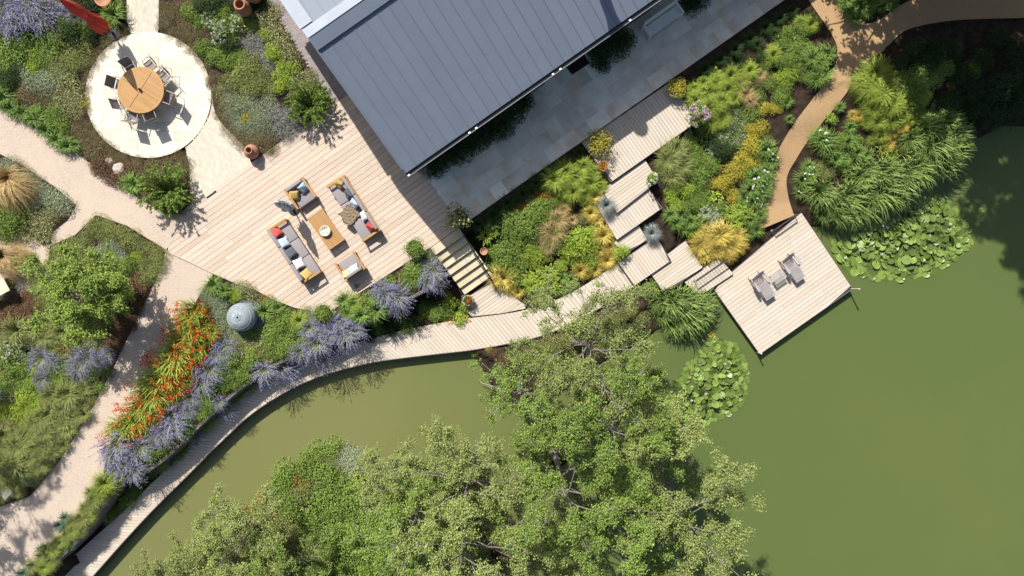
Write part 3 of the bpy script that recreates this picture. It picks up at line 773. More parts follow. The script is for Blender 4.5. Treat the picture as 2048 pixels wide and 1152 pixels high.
# ---- lounge suite
def cushion(px, py, z, size, rot, mat, label, group='scatter cushions on the lounge suite', lean=(0, 0), th=.16):
    n = 10; vs = []; fs = []
    for side in (1, -1):
        for i in range(n + 1):
            for j in range(n + 1):
                a, b = i / n * 2 - 1, j / n * 2 - 1
                puff = (max(0, 1 - abs(a) ** 3) * max(0, 1 - abs(b) ** 3)) ** .5
                pin = 1 - .07 * (1 - abs(a) ** 2) * abs(b) ** 4; pin2 = 1 - .07 * (1 - abs(b) ** 2) * abs(a) ** 4
                vs.append((a * size / 2 * pin2, b * size / 2 * pin, side * th / 2 * puff + .012 * math.sin(a * 4 + b * 3)))
    m_ = (n + 1) ** 2
    for s in range(2):
        for i in range(n):
            for j in range(n):
                q = (s * m_ + i * (n + 1) + j, s * m_ + (i + 1) * (n + 1) + j, s * m_ + (i + 1) * (n + 1) + j + 1, s * m_ + i * (n + 1) + j + 1)
                fs.append(q if s == 0 else q[::-1])
    x, y = P(px, py, z)
    o = MB().add(vs, fs).build('cushion', mat, None, (x, y, z), (lean[0], lean[1], rot), smooth=True)
    return tag(o, label, 'cushion', group)
C_RED = plain('coral_fabric', (.52, .10, .09), .95, (.43, .075, .07), 30, bump=.2, bscale=120, spec=.1)
C_BLUE = plain('ice_blue_fabric', (.46, .55, .62), .95, (.38, .48, .56), 18, bump=.2, bscale=90, spec=.1)
C_GREY = plain('charcoal_fabric', (.115, .12, .14), .95, (.09, .095, .115), 30, bump=.2, bscale=120, spec=.1)
C_WHITE = plain('white_fabric', (.72, .72, .74), .95, (.64, .65, .68), 30, bump=.2, bscale=120, spec=.1)
C_YEL = plain('mustard_fabric', (.50, .36, .13), .95, (.42, .30, .10), 30, bump=.2, bscale=120, spec=.1)
C_PALEY = plain('cream_yellow_fabric', (.62, .52, .27), .95, (.55, .45, .22), 30, bump=.2, bscale=120, spec=.1)
def sofa(px, py, length, depth, rz, label, cat, name, seats, group=None):
    """local: X along the seat, +Y towards the back"""
    t = thing(name, at(px, py, .03, .4), rz, label, cat, group)
    L2, D2 = length / 2, depth / 2
    fr = MB().box((0, 0, .16), (length - .1, depth - .12, .07)); fr.build('base_frame', M_TEAK, t)
    for sx in (-1, 1):
        for sy in (-1, 1):
            MB().box((sx * (L2 - .05), sy * (D2 - .06), .29), (.07, .07, .58)).build('leg', M_TEAK, t, bevel=.008, seg=1)
        MB().box((sx * (L2 - .05), 0, .60), (.11, depth - .02, .045)).build('arm', M_TEAK, t, bevel=.012, seg=2)
        MB().box((sx * (L2 - .05), 0, .30), (.035, depth - .2, .06)).build('side_rail', M_TEAK, t)
    MB().box((0, D2 - .035, .52), (length, .06, .14)).build('back_rail', M_TEAK, t, bevel=.01, seg=1)
    w = (length - .24) / seats
    for k in range(seats):
        x = -L2 + .12 + (k + .5) * w
        rbox((w - .012, depth - .27, .17), .045, M_FABRIC, 'seat_cushion', t, (x, -.10, .285))
        rbox((w - .012, .17, .46), .05, M_FABRIC, 'back_cushion', t, (x, D2 - .155, .56), (-.14, 0, 0))
    return t
PI = math.pi
sofa(590, 503, 3.18, 1.12, RZ + PI / 2 - .025, 'three seat teak sofa without a throw, its five cushions in a row', 'sofa', 'sofa', 3, 'teak lounge sofas')
sofa(709, 418, 3.25, 1.08, RZ - PI / 2 - .035, 'three seat teak sofa with the crumpled brown throw', 'sofa', 'sofa', 3, 'teak lounge sofas')
sofa(603, 388, 1.14, 1.18, RZ, 'teak armchair with blue and mustard cushions beside the small parasol', 'armchair', 'armchair', 1)
sofa(702, 533, 1.16, 1.05, RZ + PI - .02, 'teak armchair with pale blue and cream cushions facing the coffee table end', 'armchair', 'armchair', 1)
al, ar = (0, -.75), (0, .75)
for px, py, m_, r_, side, lab in [
    (553, 464, C_RED, .15, 'l', 'coral red cushion on the sofa without the throw'), (568, 485, C_BLUE, -.1, 'l', 'ice blue quilted cushion between the coral and charcoal cushions'),
    (582, 505, C_GREY, .1, 'l', 'charcoal cushion between ice blue and white cushions on the sofa without the throw'), (598, 527, C_WHITE, -.12, 'l', 'white cushion next to the mustard one on the sofa without the throw'),
    (613, 548, C_YEL, .2, 'l', 'mustard cushion at the end of the sofa without the throw'),
    (678, 368, C_YEL, .3, 'r', 'mustard cushion at the end of the sofa with the throw'), (696, 388, C_GREY, -.1, 'r', 'charcoal cushion on the sofa with the throw'),
    (708, 407, C_BLUE, .1, 'r', 'ice blue cushion leaning behind the crumpled throw'), (727, 432, C_WHITE, -.2, 'r', 'white cushion between the throw and the coral cushion'),
    (740, 454, C_RED, .15, 'r', 'coral red cushion at the end of the sofa with the throw')]:
    if side == 'l': cushion(px, py, .60, .50, RZ + r_, m_, lab, lean=(0, .55))
    else: cushion(px, py, .66, .50, RZ + r_, m_, lab, lean=(0, -.95))
cushion(607, 375, .62, .48, RZ + .2, C_BLUE, 'ice blue cushion in the armchair beside the small parasol', lean=(.75, 0))
cushion(588, 391, .60, .48, RZ - .5, C_YEL, 'mustard cushion in the armchair beside the small parasol', lean=(.4, .3))
cushion(707, 537, .62, .48, RZ - .05, C_BLUE, 'pale blue cushion in the armchair facing the table end', lean=(-.75, 0))
cushion(692, 547, .60, .42, RZ - .1, C_PALEY, 'cream yellow cushion in the armchair facing the table end', lean=(-.55, 0))
# throw, crumpled over the seat of the sofa
n = 26; vs = []; fs = []
for i in range(n):
    for j in range(n):
        a, b = i / (n - 1) - .5, j / (n - 1) - .5
        zz = .035 + .045 * abs(math.sin(a * 13 + 4 * math.sin(b * 5))) + .035 * abs(math.sin(b * 17 + 3 * math.sin(a * 6 + 1)))
        x = a * .92 + .05 * math.sin(b * 9); y = b * .78 + .06 * math.sin(a * 7)
        if x < -.40: zz -= (-.40 - x) * 1.4
        vs.append((x, y, zz))
for i in range(n - 1):
    for j in range(n - 1): fs.append((i * n + j, (i + 1) * n + j, (i + 1) * n + j + 1, i * n + j + 1))
x, y = P(700, 429, .42)
tag(MB().add(vs, fs).build('throw_blanket', plain('brown_throw', (.25, .195, .13), .95, (.16, .12, .08), 12, bump=.4, bscale=70, spec=.1), None, (x, y, .40), (0, 0, RZ), smooth=True), 'crumpled brown knitted throw on the sofa seat', 'blanket')
# coffee table
t = thing('coffee_table', at(652, 459, .03, .4), RZ, 'rectangular slatted teak coffee table with a white bowl', 'table')
for k in range(12):
    w = .84 / 12; MB().box((-.42 + (k + .5) * w, 0, .40), (w - .010, 1.78, .03)).build('slat', M_TEAK, t)
for sy in (-1, 1):
    MB().box((0, sy * .91, .395), (.90, .06, .05)).build('end_rail', M_TEAK, t, bevel=.006, seg=1)
    MB().box((0, sy * .60, .367), (.82, .07, .03)).build('cross_rail', M_TEAK, t)
    for k in range(9): MB().box((-.36 + k * .09, sy * .86, .20), (.03, .03, .345)).build('end_slat', M_TEAK, t)
for sx in (-1, 1):
    MB().box((sx * .435, 0, .38), (.03, 1.76, .06)).build('side_rail', M_TEAK, t)
    for sy in (-1, 1): MB().box((sx * .41, sy * .88, .19), (.07, .07, .38)).build('leg', M_TEAK, t)
t = thing('bowl', at(651, 462, .455, .5), 0, 'white ceramic bowl of pale petals on the coffee table', 'bowl')
MB().lathe([(.001, .0), (.10, .0), (.21, .10), (.245, .16), (.265, .16), (.25, .13), (.22, .085), (.001, .05)], n=32).build('dish', plain('white_glaze', (.75, .75, .70), .25), t, smooth=True)
pm_ = MB(); rnd = random.Random(4)
for i in range(46):
    a, r_ = rnd.uniform(0, 6.28), .2 * math.sqrt(rnd.random())
    pm_.box((r_ * math.cos(a), r_ * math.sin(a), .115 + rnd.uniform(0, .02)), (rnd.uniform(.02, .05), rnd.uniform(.02, .05), .018), Matrix.Rotation(rnd.uniform(0, 3), 3, 'Z') @ Matrix.Rotation(rnd.uniform(-.6, .6), 3, 'X'))
pm_.build('petals', leaf('petal_mix', (.70, .70, .58), (.30, .33, .20), trans=0), t)

# ---- reclining chairs and side table on the jetty
JZ = -1.2
def adirondack(px, py, label):
    t = thing('reclining_chair', at(px, py, JZ, JZ + .42), RZ, label, 'chair', 'reclining chairs on the jetty')
    for k in range(8):
        f = k / 7; MB().box((0, .28 - f * .56, .36 + .045 * f), (.56, .052, .02), Matrix.Rotation(-.08, 3, 'X')).build('seat_slat', M_SILVERWOOD, t)
    fo = MB()
    for k in range(8):
        f = k / 7; MB().box((0, -.37 - f * .53, .40 - .08 * f), (.56, .050, .02), Matrix.Rotation(.14, 3, 'X')).build('footrest_slat', M_SILVERWOOD, t)
    for k in range(7):
        a = (k - 3) * .055; hgt = .72 - .018 * (k - 3) ** 2
        m = Matrix.Rotation(-.42, 3, 'X') @ Matrix.Rotation(a, 3, 'Y')
        c = Vector((math.sin(a) * .36 + (k - 3) * .062, .31, .36)) + m @ Vector((0, 0, hgt / 2))
        MB().box(c, (.068, .018, hgt), m).build('back_slat', M_SILVERWOOD, t)
    for s in (-1, 1):
        MB().prism([(s * .28, .42), (s * .36, .42), (s * .43, .0), (s * .43, -.28), (s * .31, -.28), (s * .30, 0)][::s], .585, .607).build('arm', M_SILVERWOOD, t)
        MB().bar((s * .33, -.24, 0), (s * .33, -.24, .585), .04, .08).build('front_leg', M_SILVERWOOD, t)
        MB().bar((s * .30, -.32, .36), (s * .30, .55, .05), .03, .10).build('side_rail', M_SILVERWOOD, t)
        MB().bar((s * .25, -.88, .30), (s * .25, -.34, .36), .03, .05).build('footrest_rail', M_SILVERWOOD, t)
        MB().bar((s * .25, -.84, 0), (s * .25, -.84, .29), .03, .05).build('footrest_leg', M_SILVERWOOD, t)
        MB().bar((s * .30, .42, 0), (s * .30, .42, .59), .03, .05).build('rear_leg', M_SILVERWOOD, t)
    MB().box((0, .45, .60), (.66, .04, .05)).build('back_rail', M_SILVERWOOD, t)
adirondack(1523, 566, 'silvered slatted reclining chair with footrest on the jetty, nearer the stepped platforms')
adirondack(1583, 530, 'silvered slatted reclining chair with footrest on the jetty, nearer the gravel path')
t = thing('side_table', at(1558, 553, JZ, JZ + .4), RZ, 'low slatted silver timber table between the two reclining chairs', 'table')
for k in range(9): MB().box((-.31 + k * .0775, 0, .40), (.050, .50, .02)).build('slat', M_SILVERWOOD, t)
for s in (-1, 1):
    MB().box((0, s * .2, .375), (.66, .03, .03)).build('rail', M_SILVERWOOD, t)
    for q in (-1, 1): MB().box((s * .29, q * .2, .18), (.045, .045, .36)).build('leg', M_SILVERWOOD, t)

# ---- white garden bench under the eaves
t = thing('garden_bench', at(1325, 40, .03, .45), RZ + .01, 'white slatted garden bench with lattice back under the eaves', 'bench')
BL = 2.0
for k in range(7): MB().box((0, -.30 + k * .075, .44), (BL, .055, .025)).build('seat_slat', M_WHITE, t)
for s in (-1, 1):
    MB().box((s * (BL / 2 - .03), .28, .47), (.06, .06, .94)).build('rear_leg', M_WHITE, t)
    MB().box((s * (BL / 2 - .03), -.32, .32), (.06, .06, .64)).build('front_leg', M_WHITE, t)
    MB().box((s * (BL / 2 - .03), -.03, .655), (.075, .68, .03)).build('arm', M_WHITE, t)
    MB().box((s * (BL / 2 - .03), -.02, .40), (.035, .56, .06)).build('seat_rail', M_WHITE, t)
MB().box((0, .30, .95), (BL, .05, .07)).build('top_rail', M_WHITE, t)
MB().box((0, .27, .55), (BL - .1, .04, .05)).build('lower_rail', M_WHITE, t)
for k in range(16):
    for d in (-1, 1):
        x = -BL / 2 + .1 + (k + .5) * (BL - .2) / 16
        MB().bar((x - d * .075, .29 + .004 * d, .58), (x + d * .075, .29 + .004 * d, .92), .014, .03).build('lattice_strip', M_WHITE, t)
t = MB().prism(ccw([(p[0], p[1]) for p in PL([(1131, 133), (1167, 108), (1179, 127), (1144, 150)])]), .034, .055).build('door_mat', plain('black_coir', (.012, .012, .013), .95, bump=.6, bscale=60), None)
tag(t, 'black door mat on the terrace below the gutter', 'mat')

# ---- pots
def pot(name, px, py, z, prof, mat, label, cat='pot', n=32, tilt=(0, 0), ribs=True, rim_m=None):
    t = thing(name, (*P(px, py, z + prof[-1][1] * .6), z), 0, label, cat)
    o = MB().lathe(prof, n=n).build('pot_body', mat, t, rot=(tilt[0], tilt[1], 0), smooth=True)
    r, zz = max(prof[len(prof) // 2:], key=lambda q: q[1])
    return t
JAR = [(.001, .0), (.17, .0), (.27, .12), (.36, .30), (.35, .46), (.24, .60), (.15, .67), (.15, .72), (.19, .76), (.19, .79), (.14, .79), (.12, .70), (.16, .6), (.001, .3)]
pot('terracotta_jar', 506, 305, .03, JAR, M_TERRA, 'round bellied terracotta jar at the corner of the deck by the brick path')
TALL = [(.001, 0), (.2, 0), (.3, .2), (.36, .5), (.36, .8), (.28, .98), (.24, 1.02), (.28, 1.05), (.28, 1.10), (.21, 1.10), (.20, 1.0), (.29, .8), (.001, .4)]
t = pot('terracotta_urn', 492, 22, .03, TALL, M_TERRA, 'tall terracotta urn with an open mouth beside the grey setts', tilt=(0, 0))
t = pot('terracotta_urn', 512, -6, .03, [(r * 1.15, z * .8) for r, z in TALL], M_TERRA, 'wide terracotta urn at the picture edge behind the open mouthed urn')
pot('terracotta_planter', 212, 0, .03, [(.001, 0), (.30, 0), (.40, .42), (.44, .42), (.44, .5), (.38, .5), (.34, .38), (.001, .36)], M_TERRA, 'terracotta planter beside the upper brick path')
PLANTER = [(.001, 0), (.25, 0), (.36, .42), (.39, .42), (.39, .48), (.34, .48), (.32, .40), (.001, .38)]
M_DPOT = plain('dark_glazed_pot', (.05, .042, .035), .5, (.035, .03, .026), 4)
# slate water urn, course upon course
t = thing('slate_urn', at(494, 633), 0, 'large domed urn of stacked grey slate courses on a pebble circle', 'urn')
prof = [(.42, 0), (.52, .12), (.62, .28), (.68, .44), (.70, .60), (.69, .74), (.65, .87), (.58, .98), (.48, 1.06), (.37, 1.12), (.26, 1.16), (.16, 1.18)]
M_SLATE = plain('grey_slate', (.27, .32, .34), .7, (.17, .205, .225), 9, vary=.16, bump=.5, bscale=30)
zz = np.linspace(0, 1.18, 26); rr = np.interp(zz, [p[1] for p in prof], [p[0] for p in prof])
for i in range(25):
    z0, z1 = zz[i], zz[i + 1] - .006; r0, r1 = rr[i], rr[i + 1]
    off = random.uniform(-.012, .012)
    MB().lathe([(max(min(r0, r1) - .16, .05), z0), (r0 + off, z0), (r1 + off + .004, z1), (max(min(r0, r1) - .16, .05), z1)], n=40).build('slate_course', M_SLATE, t)
MB().lathe([(.05, 1.176), (.17, 1.172), (.16, 1.19), (.05, 1.195)], n=32).build('slate_cap', M_SLATE, t)
c = P(496, 634); n = 900
ang = RNG.uniform(0, 6.283, n); rad = .84 * np.sqrt(RNG.uniform(0, 1, n)); s = RNG.uniform(.018, .035, n)
oc = np.array([[1, 0, 0], [-1, 0, 0], [0, 1, 0], [0, -1, 0], [0, 0, .6], [0, 0, -.6]])
v = (np.stack([rad * np.cos(ang), rad * np.sin(ang), np.full(n, .045)], 1)[:, None, :] + oc[None] * s[:, None, None]).reshape(-1, 3)
f = np.array([[0, 2, 4], [2, 1, 4], [1, 3, 4], [3, 0, 4]]); f = (np.arange(n)[:, None, None] * 6 + f[None]).reshape(-1, 3)
o = link('pebbles', npmesh('pebbles', v, [f], leaf('blue_pebble', (.36, .40, .44), (.18, .21, .25), trans=0, rough=.7)), None, (c[0], c[1], 0))
tag(o, 'ring of small blue grey pebbles round the slate urn', 'pebbles', kind='stuff')
sheet('pebble_bed', disc(0, 0, .86, 40) and [(c[0] + .86 * math.cos(i * .157), c[1] + .86 * math.sin(i * .157)) for i in range(40)], .026, plain('grey_grit', (.24, .26, .28), .9, (.15, .17, .19), 30))

# ---- boulders and stone block
def boulder(px, py, r, seed, label, mat=M_STONE):
    bm = bmesh.new(); bmesh.ops.create_icosphere(bm, subdivisions=2, radius=r); rnd = random.Random(seed)
    for q in bm.verts:
        q.co *= rnd.uniform(.85, 1.12); q.co.z *= .55
    me = bpy.data.meshes.new('boulder'); bm.to_mesh(me); bm.free(); me.materials.append(mat)
    x, y = P(px, py, .1); return tag(link('boulder', me, None, (x, y, .05)), label, 'stone')
boulder(218, 322, .24, 1, 'small pale boulder among the brown heath')
boulder(237, 337, .34, 2, 'larger pale boulder among the brown heath below the patio')
boulder(352, 893, .2, 3, 'dark stone beside the boardwalk under the border plants', plain('dark_stone', (.13, .10, .09), .9, (.09, .07, .06), 3))
x, y = P(15, 984, .2)
tag(MB().box((0, 0, .16), (.55, .5, .36)).build('stone_block', plain('grey_stone', (.26, .24, .22), .9, (.18, .17, .15), 3, bump=.4), None, (x, y, 0), (0, 0, .85), bevel=.03, seg=2), 'squared grey stone block at the edge of the gravel drive', 'stone')

# ---- small table at the west edge
t = thing('bistro_table', at(-14, 572, .03, .7), .5, 'cream topped small table at the gravel edge beside red flowers', 'table')
MB().box((0, 0, .70), (1.3, 1.2, .035)).build('table_top', plain('cream_top', (.66, .56, .40), .6), t, bevel=.01, seg=1)
for sx in (-1, 1):
    for sy in (-1, 1): MB().bar((sx * .5, sy * .45, .69), (sx * .56, sy * .5, 0), .035).build('leg', M_BLACKMETAL, t)

# ---- rails and posts
def wire_rail(a, b, z, hgt, label):
    (ax, ay), (bx, by) = P(*a, z), P(*b, z)
    t = thing('wire_rail', ((ax + bx) / 2, (ay + by) / 2, z), 0, label, 'railing')
    dx, dy = (bx - ax) / 2, (by - ay) / 2
    for s in (-1, 1):
        MB().tube([(s * dx, s * dy, 0), (s * dx, s * dy, hgt)], .022, 8).build('post', M_STEEL, t)
        MB().lathe([(.001, .012), (.07, .012), (.07, 0)], (s * dx, s * dy, 0), 12).build('base_plate', M_STEEL, t)
    MB().bar((-dx, -dy, hgt), (dx, dy, hgt), .06, .04).build('top_rail', M_DARKWOOD, t)
    for k in range(3): MB().tube([(-dx, -dy, hgt * (.25 + .22 * k)), (dx, dy, hgt * (.25 + .22 * k))], .007, 5).build('wire', M_BLACKMETAL, t)
wire_rail((1544, 461), (1588, 430), -1.2, .42, 'low wire rail between two steel posts where the gravel path meets the jetty')
wire_rail((1388, 562), (1450, 519), -1.08, .5, 'low wire rail with a dark top bar across the lowest timber step')
for px, py, hh, lb in ((1703, 578, .8, 'slender pale mooring pole at the outer corner of the jetty'), (1518, 706, .35, 'short pale mooring pole at the jetty corner by the lily pads')):
    x, y = P(px, py, -1.2)
    t = thing('mooring_pole', (x, y, -2.4), 0, lb, 'pole')
    MB().tube([(0, 0, 0), (0, 0, 1.2 + hh)], .035, 10).build('shaft', M_JETTY, t)
    MB().lathe([(.001, 1.25 + hh), (.045, 1.23 + hh), (.045, 1.17 + hh), (.036, 1.16 + hh)], n=12).build('cap', M_JETTY, t)
# black handrail beside the steps
t = thing('handrail', (*P(955, 510), -.5), 0, 'black metal handrail with scrolled bars beside the stone steps', 'railing')
ra, rb = P(921, 458, .2), P(985, 562, -.7)
rx = [(ra[0] + (rb[0] - ra[0]) * f - t.location.x, ra[1] + (rb[1] - ra[1]) * f - t.location.y, (.85 - 1.0 * f) + .5) for f in np.linspace(0, 1, 9)]
MB().tube([(rx[0][0], rx[0][1], rx[0][2] - .1)] + rx + [(rx[-1][0], rx[-1][1], rx[-1][2] - .12)], .03, 8).build('rail', M_BLACKMETAL, t)
for i in (0, 2, 4, 6, 8): MB().tube([(rx[i][0], rx[i][1], rx[i][2] - .02), (rx[i][0], rx[i][1], rx[i][2] - .95)], .014, 6).build('post', M_BLACKMETAL, t)
for i in (1, 3, 5, 7):
    x, y, z = rx[i]; MB().tube([(x + .1 * math.sin(a) * U[0], y + .1 * math.sin(a) * U[1], z - .1 - .8 * a / 6.28) for a in np.linspace(0, 6.28, 12)], .008, 5).build('scroll_bar', M_BLACKMETAL, t)

# ================================================================== PLANTS
def frames(n):
    """unit axes (A along, B across, Nn normal) for n leaves from normals"""
    pass
def leaf_quads(c, nrm, size, aspect=.55, rng=RNG, fold=.0):
    """rhombic leaves: centre c, normal nrm (n,3), size (n,)"""
    n = len(c)
    r = rng.normal(size=(n, 3)); a = r - nrm * (r * nrm).sum(1, keepdims=True); a /= np.linalg.norm(a, axis=1, keepdims=True) + 1e-9
    b = np.cross(nrm, a)
    s = size[:, None]
    v = np.stack([c - a * s * .5, c + b * s * aspect * .5 + a * s * .05, c + a * s * .5 - nrm * s * .12, c - b * s * aspect * .5 + a * s * .05], 1).reshape(-1, 3)
    f = np.arange(n * 4).reshape(n, 4)
    return v, f
def unit(v): return v / (np.linalg.norm(v, axis=1, keepdims=True) + 1e-9)
PR0 = .5       # radius of every prototype plant
def mound(seed, n=1500, h=.42, lsize=.055, lumps=7, spread=.6, up=.5, aspect=.55, rough=.55, lump_r=(.45, .65)):
    """leafy shrub: leaves over the surface of several uneven lumps"""
    rng = np.random.default_rng(seed)
    cs = []; 
    for i in range(lumps):
        a = i * 2.4 + rng.uniform(0, .8); r = PR0 * spread * math.sqrt((i + .4) / lumps)
        cs.append((r * math.cos(a), r * math.sin(a), rng.uniform(.0, .35) * h * (1 - .4 * r / PR0), PR0 * rng.uniform(*lump_r), h * rng.uniform(.5, .72)))
    w = np.array([c[3] ** 2 for c in cs]); w /= w.sum()
    pick = rng.choice(lumps, n, p=w); C = np.array(cs)[pick]
    d = unit(rng.normal(size=(n, 3))); d[:, 2] = np.abs(d[:, 2]) * .95 - .05
    d = unit(d); depth = 1 - .35 * rng.random(n) ** 2
    wob = 1 + .13 * np.sin(d[:, 0] * 9 + pick) * np.sin(d[:, 1] * 8 + 2 * pick)
    pts = np.stack([C[:, 0] + d[:, 0] * C[:, 3] * depth * wob, C[:, 1] + d[:, 1] * C[:, 3] * depth * wob, C[:, 2] + np.maximum(d[:, 2], -.1) * C[:, 4] * depth * wob], 1)
    pts[:, 2] = np.maximum(pts[:, 2], .015)
    nr = unit(d * .7 + np.array([0, 0, up]) + rng.normal(size=(n, 3)) * rough)
    v, f = leaf_quads(pts, nr, lsize * rng.uniform(.6, 1.3, n), aspect, rng)
    return v, f, pts, nr
def blades(seed, n=240, R=.5, h=.42, w=.018, seg=4, droop=1.0, base=.12, lean=(0, 0), stiff=1.3):
    """grass: arching blades from a tuft"""
    rng = np.random.default_rng(seed)
    az = rng.uniform(0, 2 * math.pi, n); ln = R * rng.uniform(.45, 1.1, n); hh = h * rng.uniform(.55, 1.1, n); rb = base * R * np.sqrt(rng.random(n)); ab = az + rng.normal(0, .5, n)
    t = np.linspace(0, 1, seg + 1)
    x0, y0 = rb * np.cos(ab), rb * np.sin(ab)
    rr = ln[:, None] * t[None] ** stiff; zz = hh[:, None] * (np.sin(np.minimum(t * (.5 + .32 * droop), 1) * math.pi)[None]) 
    zz = np.maximum(zz, .0)
    tw = az[:, None] + (rng.normal(0, .35, n)[:, None] * t[None])
    X = x0[:, None] + rr * np.cos(tw) + lean[0] * t[None] * h; Y = y0[:, None] + rr * np.sin(tw) + lean[1] * t[None] * h
    ww = w * rng.uniform(.6, 1.3, n)[:, None] * (1 - t[None] ** 2 * .92) * .5
    px_, py_ = -np.sin(tw) * ww, np.cos(tw) * ww
    A = np.stack([X + px_, Y + py_, zz], -1); Bq = np.stack([X - px_, Y - py_, zz + w * .15], -1)
    v = np.stack([A, Bq], 2).reshape(-1, 3); m = (seg + 1) * 2
    k = np.arange(seg) * 2; q = np.stack([k, k + 1, k + 3, k + 2], 1)
    f = (np.arange(n)[:, None, None] * m + q[None]).reshape(-1, 4)
    tips = np.stack([X[:, -1], Y[:, -1], zz[:, -1]], 1); mids = np.stack([X, Y, zz], -1)
    return v, f, tips, mids
def dots(c, size, seed, nr=None, up=.8, aspect=.9):
    rng = np.random.default_rng(seed); n = len(c)
    nn = unit(rng.normal(size=(n, 3)) * .5 + np.array([0, 0, up]))
    return leaf_quads(c, nn, np.asarray(size) * rng.uniform(.7, 1.3, n), aspect, rng)
def join(parts):
    vs, fs, mi = [], [], []; o = 0
    for k, (v, f) in enumerate(parts):
        vs.append(v); fs.append(f + o); mi.append(np.full(len(f), k)); o += len(v)
    return np.concatenate(vs), [np.concatenate(fs)], np.concatenate(mi)

# leaf colours
G = dict(
 heath=((.105, .085, .042), (.055, .050, .026)), brown=((.11, .062, .035), (.06, .04, .024)), green=((.095, .130, .028), (.050, .080, .016)), bright=((.17, .21, .03), (.10, .15, .02)),
 dark=((.035, .060, .018), (.018, .034, .012)), grey=((.17, .19, .125), (.10, .12, .07)), silver=((.27, .275, .245), (.16, .165, .15)), olive=((.125, .135, .045), (.070, .082, .026)),
 gold=((.34, .30, .045), (.22, .20, .03)), goldgrass=((.52, .43, .11), (.36, .28, .06)), lime=((.21, .25, .045), (.12, .17, .025)), straw=((.46, .35, .17), (.31, .22, .10)), blue=((.27, .30, .28), (.18, .205, .195)),
 strap=((.085, .125, .030), (.05, .085, .02)), reed=((.125, .165, .045), (.065, .10, .028)), orange=((.62, .12, .02), (.50, .06, .012)), lav=((.36, .34, .55), (.25, .235, .42)), white=((.78, .78, .72), (.62, .62, .54)),
 cream=((.66, .62, .42), (.52, .48, .30)), pink=((.60, .20, .34), (.45, .12, .24)), lilac=((.60, .40, .56), (.50, .32, .48)), red=((.60, .03, .03), (.45, .02, .02)), yellow=((.65, .55, .06), (.55, .42, .04)), purple=((.06, .03, .05), (.035, .02, .03)),
 alder=((.150, .200, .045), (.060, .098, .018)), alder2=((.225, .255, .085), (.105, .140, .036)), tree=((.12, .155, .032), (.06, .09, .018)), orangeleaf=((.32, .17, .03), (.20, .12, .025)), teal=((.055, .095, .065), (.035, .065, .045)))
FLOWERS = ('orange', 'lav', 'white', 'cream', 'pink', 'lilac', 'red', 'yellow')
GAIN = dict(goldgrass=1.2, straw=1.3, blue=1.4, silver=1.5, lime=1.7, gold=1.5, alder=1.75, alder2=1.6, dark=1.5, heath=3.0, brown=2.2, purple=1.3, orangeleaf=1.8, bright=2.0, reed=2.1)
LM = {k: leaf('leaf_' + k, *(tuple(c * (1.0 if k in FLOWERS else GAIN.get(k, 2.5)) for c in q) for q in v)) for k, v in G.items()}
M_BARK = plain('grey_bark', (.21, .19, .165), .9, (.12, .105, .09), 6, bump=.6, bscale=20, stretch=(1, 1, .25))
M_TWIG = plain('pale_twig', (.33, .30, .26), .9, (.22, .20, .17), 8)
M_STEM = plain('green_stem', (.10, .12, .05), .8)

KINDS = {}      # kind -> (object name, label words, list of variants; a variant is [(part name, mesh), ...])
def simple(kind, name, words, cat, gen, mat, nv=3, extra=None):
    vs = []
    for s in range(nv):
        r = gen(100 * len(KINDS) + s)
        v, f = r[0], r[1]
        parts = [('foliage', npmesh(name, v, [f], LM[mat] if isinstance(mat, str) else mat))]
        if extra:
            for nm, mt, fn in extra:
                ev, ef = fn(r, 100 * len(KINDS) + s + 50); parts.append((nm, npmesh(nm, ev, [ef], LM[mt])))
        vs.append(parts)
    KINDS[kind] = (name, words, cat, vs)
def bloom(n, size, lift=.03, tops=.55):
    def fn(r, seed):
        rng = np.random.default_rng(seed); p = r[2]; z = p[:, 2]
        ok = np.where(z > np.quantile(z, tops))[0]; c = p[rng.choice(ok, min(n, len(ok)), replace=False)] + np.array([0, 0, lift])
        return dots(c, size, seed)
    return fn
def heads(n, per, size, spread, lift=.05, tops=.6):
    """flower heads made of many petals"""
    def fn(r, seed):
        rng = np.random.default_rng(seed); p = r[2]; z = p[:, 2]; ok = np.where(z > np.quantile(z, tops))[0]
        c = p[rng.choice(ok, n, replace=False)] + np.array([0, 0, lift]); c = np.repeat(c, per, 0)
        d = unit(rng.normal(size=c.shape)); d[:, 2] = np.abs(d[:, 2]) * .7
        return leaf_quads(c + d * spread, unit(d + .3 * rng.normal(size=c.shape)), np.full(len(c), size) * rng.uniform(.7, 1.3, len(c)), .8, rng)
    return fn
simple('heath', 'heath_mound', 'low brown green heath mound', 'shrub', lambda s: mound(s, 1900, .30, .036, 9, .66, .4, .5, .7), 'heath')
simple('brown', 'bronze_shrub', 'bronze brown leafed low shrub', 'shrub', lambda s: mound(s, 1100, .36, .055, 6), 'brown')
simple('green', 'leafy_shrub', 'mid green leafy shrub', 'shrub', lambda s: mound(s, 1300, .5, .060, 8), 'green')
simple('olive', 'olive_shrub', 'olive green fine leafed shrub', 'shrub', lambda s: mound(s, 1700, .42, .042, 9, .66), 'olive')
simple('bright', 'bright_shrub', 'bright yellow green leafy shrub', 'shrub', lambda s: mound(s, 900, .5, .070, 6, .6, .6), 'bright')
simple('dark', 'dark_shrub', 'dark green evergreen shrub', 'shrub', lambda s: mound(s, 1400, .62, .058, 8), 'dark')
simple('grey', 'grey_leaf_mound', 'grey green soft mound', 'shrub', lambda s: mound(s, 1700, .36, .045, 10, .66, .4, .4, .8), 'grey')
simple('silver', 'silver_leaf_mound', 'silvery white leafed mound', 'shrub', lambda s: mound(s, 1500, .36, .050, 10, .66, .5, .35, .8), 'silver')
